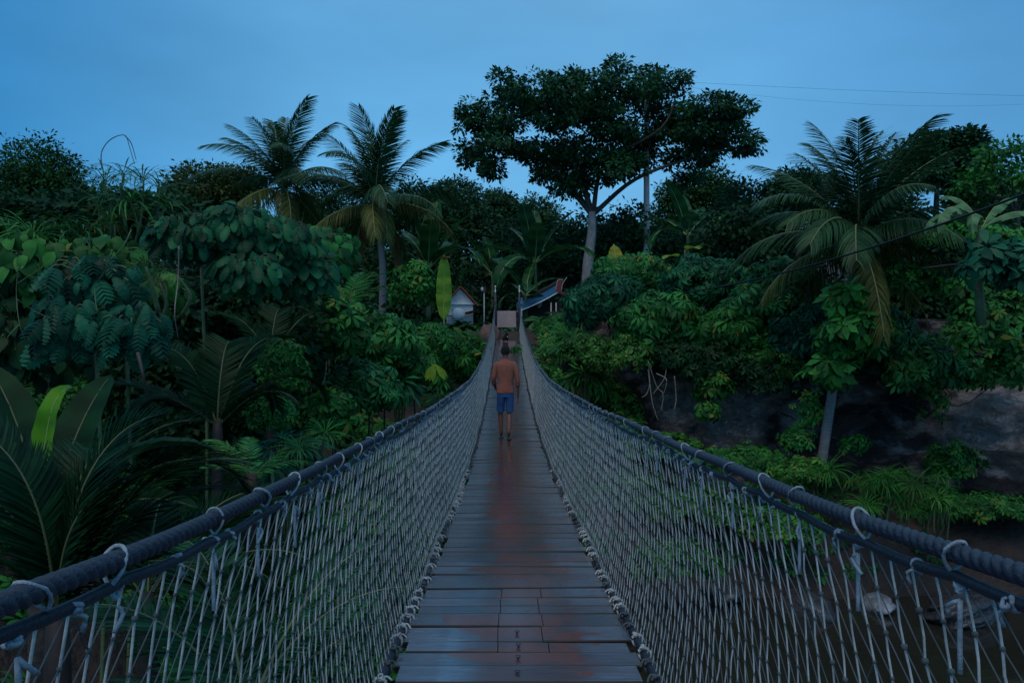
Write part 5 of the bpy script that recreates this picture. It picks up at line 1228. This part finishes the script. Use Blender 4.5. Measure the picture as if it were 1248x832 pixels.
# ------------------------------------------------------------------ sky, sun, camera
w = bpy.data.worlds.new('World'); S.world = w; w.use_nodes = True; nt = w.node_tree
bgn = nt.nodes['Background']
EL = D(58); AZ = D(200)
sky = N(nt, 'ShaderNodeTexSky'); sky.sky_type = 'NISHITA'; sky.sun_disc = False; sky.sun_elevation = EL; sky.sun_rotation = AZ; sky.air_density = 1.3; sky.dust_density = .6; sky.ozone_density = 3
tc = N(nt, 'ShaderNodeTexCoord'); sp = N(nt, 'ShaderNodeSeparateXYZ'); L(nt, tc.outputs['Generated'], sp.inputs[0])
# overcast dusk veil over the clear sky
r = ramp(nt, [(0, (1.22, 3.75, 6.4)), (.12, (1.18, 3.68, 6.35)), (.35, (1.0, 3.1, 5.6)), (.6, (1.3, 2.9, 4.7)), (1, (2.0, 3.2, 4.6))])
L(nt, sp.outputs['Z'], r.inputs[0])
mp = N(nt, 'ShaderNodeMapping'); mp.inputs['Scale'].default_value = (1, 1, 3); L(nt, tc.outputs['Generated'], mp.inputs[0])
cn = N(nt, 'ShaderNodeTexNoise', Scale=2.1, Detail=5.0, Roughness=.5); L(nt, mp.outputs[0], cn.inputs['Vector'])
mr = N(nt, 'ShaderNodeMapRange'); mr.inputs['From Min'].default_value = .3; mr.inputs['From Max'].default_value = .7; mr.inputs['To Min'].default_value = .86; mr.inputs['To Max'].default_value = 1.14; L(nt, cn.outputs[0], mr.inputs[0])
rx_ = ramp(nt, [(.22, (.20, .56, .74)), (.38, (.85, .95, .98)), (.56, (1, 1, 1)), (.80, (.56, .74, .86))])
hx = N(nt, 'ShaderNodeMath'); hx.operation = 'MULTIPLY_ADD'; hx.inputs[1].default_value = .5; hx.inputs[2].default_value = .5; L(nt, sp.outputs['X'], hx.inputs[0]); L(nt, hx.outputs[0], rx_.inputs[0])
mul = N(nt, 'ShaderNodeVectorMath'); mul.operation = 'MULTIPLY'; L(nt, r.outputs[0], mul.inputs[0]); L(nt, rx_.outputs[0], mul.inputs[1])
mm = N(nt, 'ShaderNodeVectorMath'); mm.operation = 'SCALE'; L(nt, mul.outputs[0], mm.inputs[0]); L(nt, mr.outputs[0], mm.inputs['Scale'])
mx = N(nt, 'ShaderNodeMix'); mx.data_type = 'RGBA'; mx.inputs[0].default_value = .96; L(nt, sky.outputs[0], mx.inputs[6]); L(nt, mm.outputs[0], mx.inputs[7])
L(nt, mx.outputs[2], bgn.inputs[0]); bgn.inputs[1].default_value = .102
sun = bpy.data.lights.new('sun', 'SUN'); sun.energy = .85; sun.angle = D(45); sun.color = (1, .84, .72)
so = bpy.data.objects.new('sun', sun); COL.objects.link(so)
dv = Vector((math.sin(AZ) * math.cos(EL), math.cos(AZ) * math.cos(EL), math.sin(EL))); so.rotation_euler = dv.to_track_quat('Z', 'Y').to_euler()
cam = bpy.data.cameras.new('camera'); co = bpy.data.objects.new('camera', cam); COL.objects.link(co); S.camera = co
cam.sensor_width = 36; cam.lens = F / 1248 * 36; cam.clip_end = 2000; cam.clip_start = .05; co.rotation_euler = (PI / 2, 0, 0)
cam.dof.use_dof = False
S.view_settings.view_transform = 'Standard'; S.view_settings.look = 'None'; S.view_settings.exposure = .34; S.view_settings.gamma = 1
S.cycles.max_bounces = 5; S.cycles.diffuse_bounces = 3; S.cycles.transmission_bounces = 3
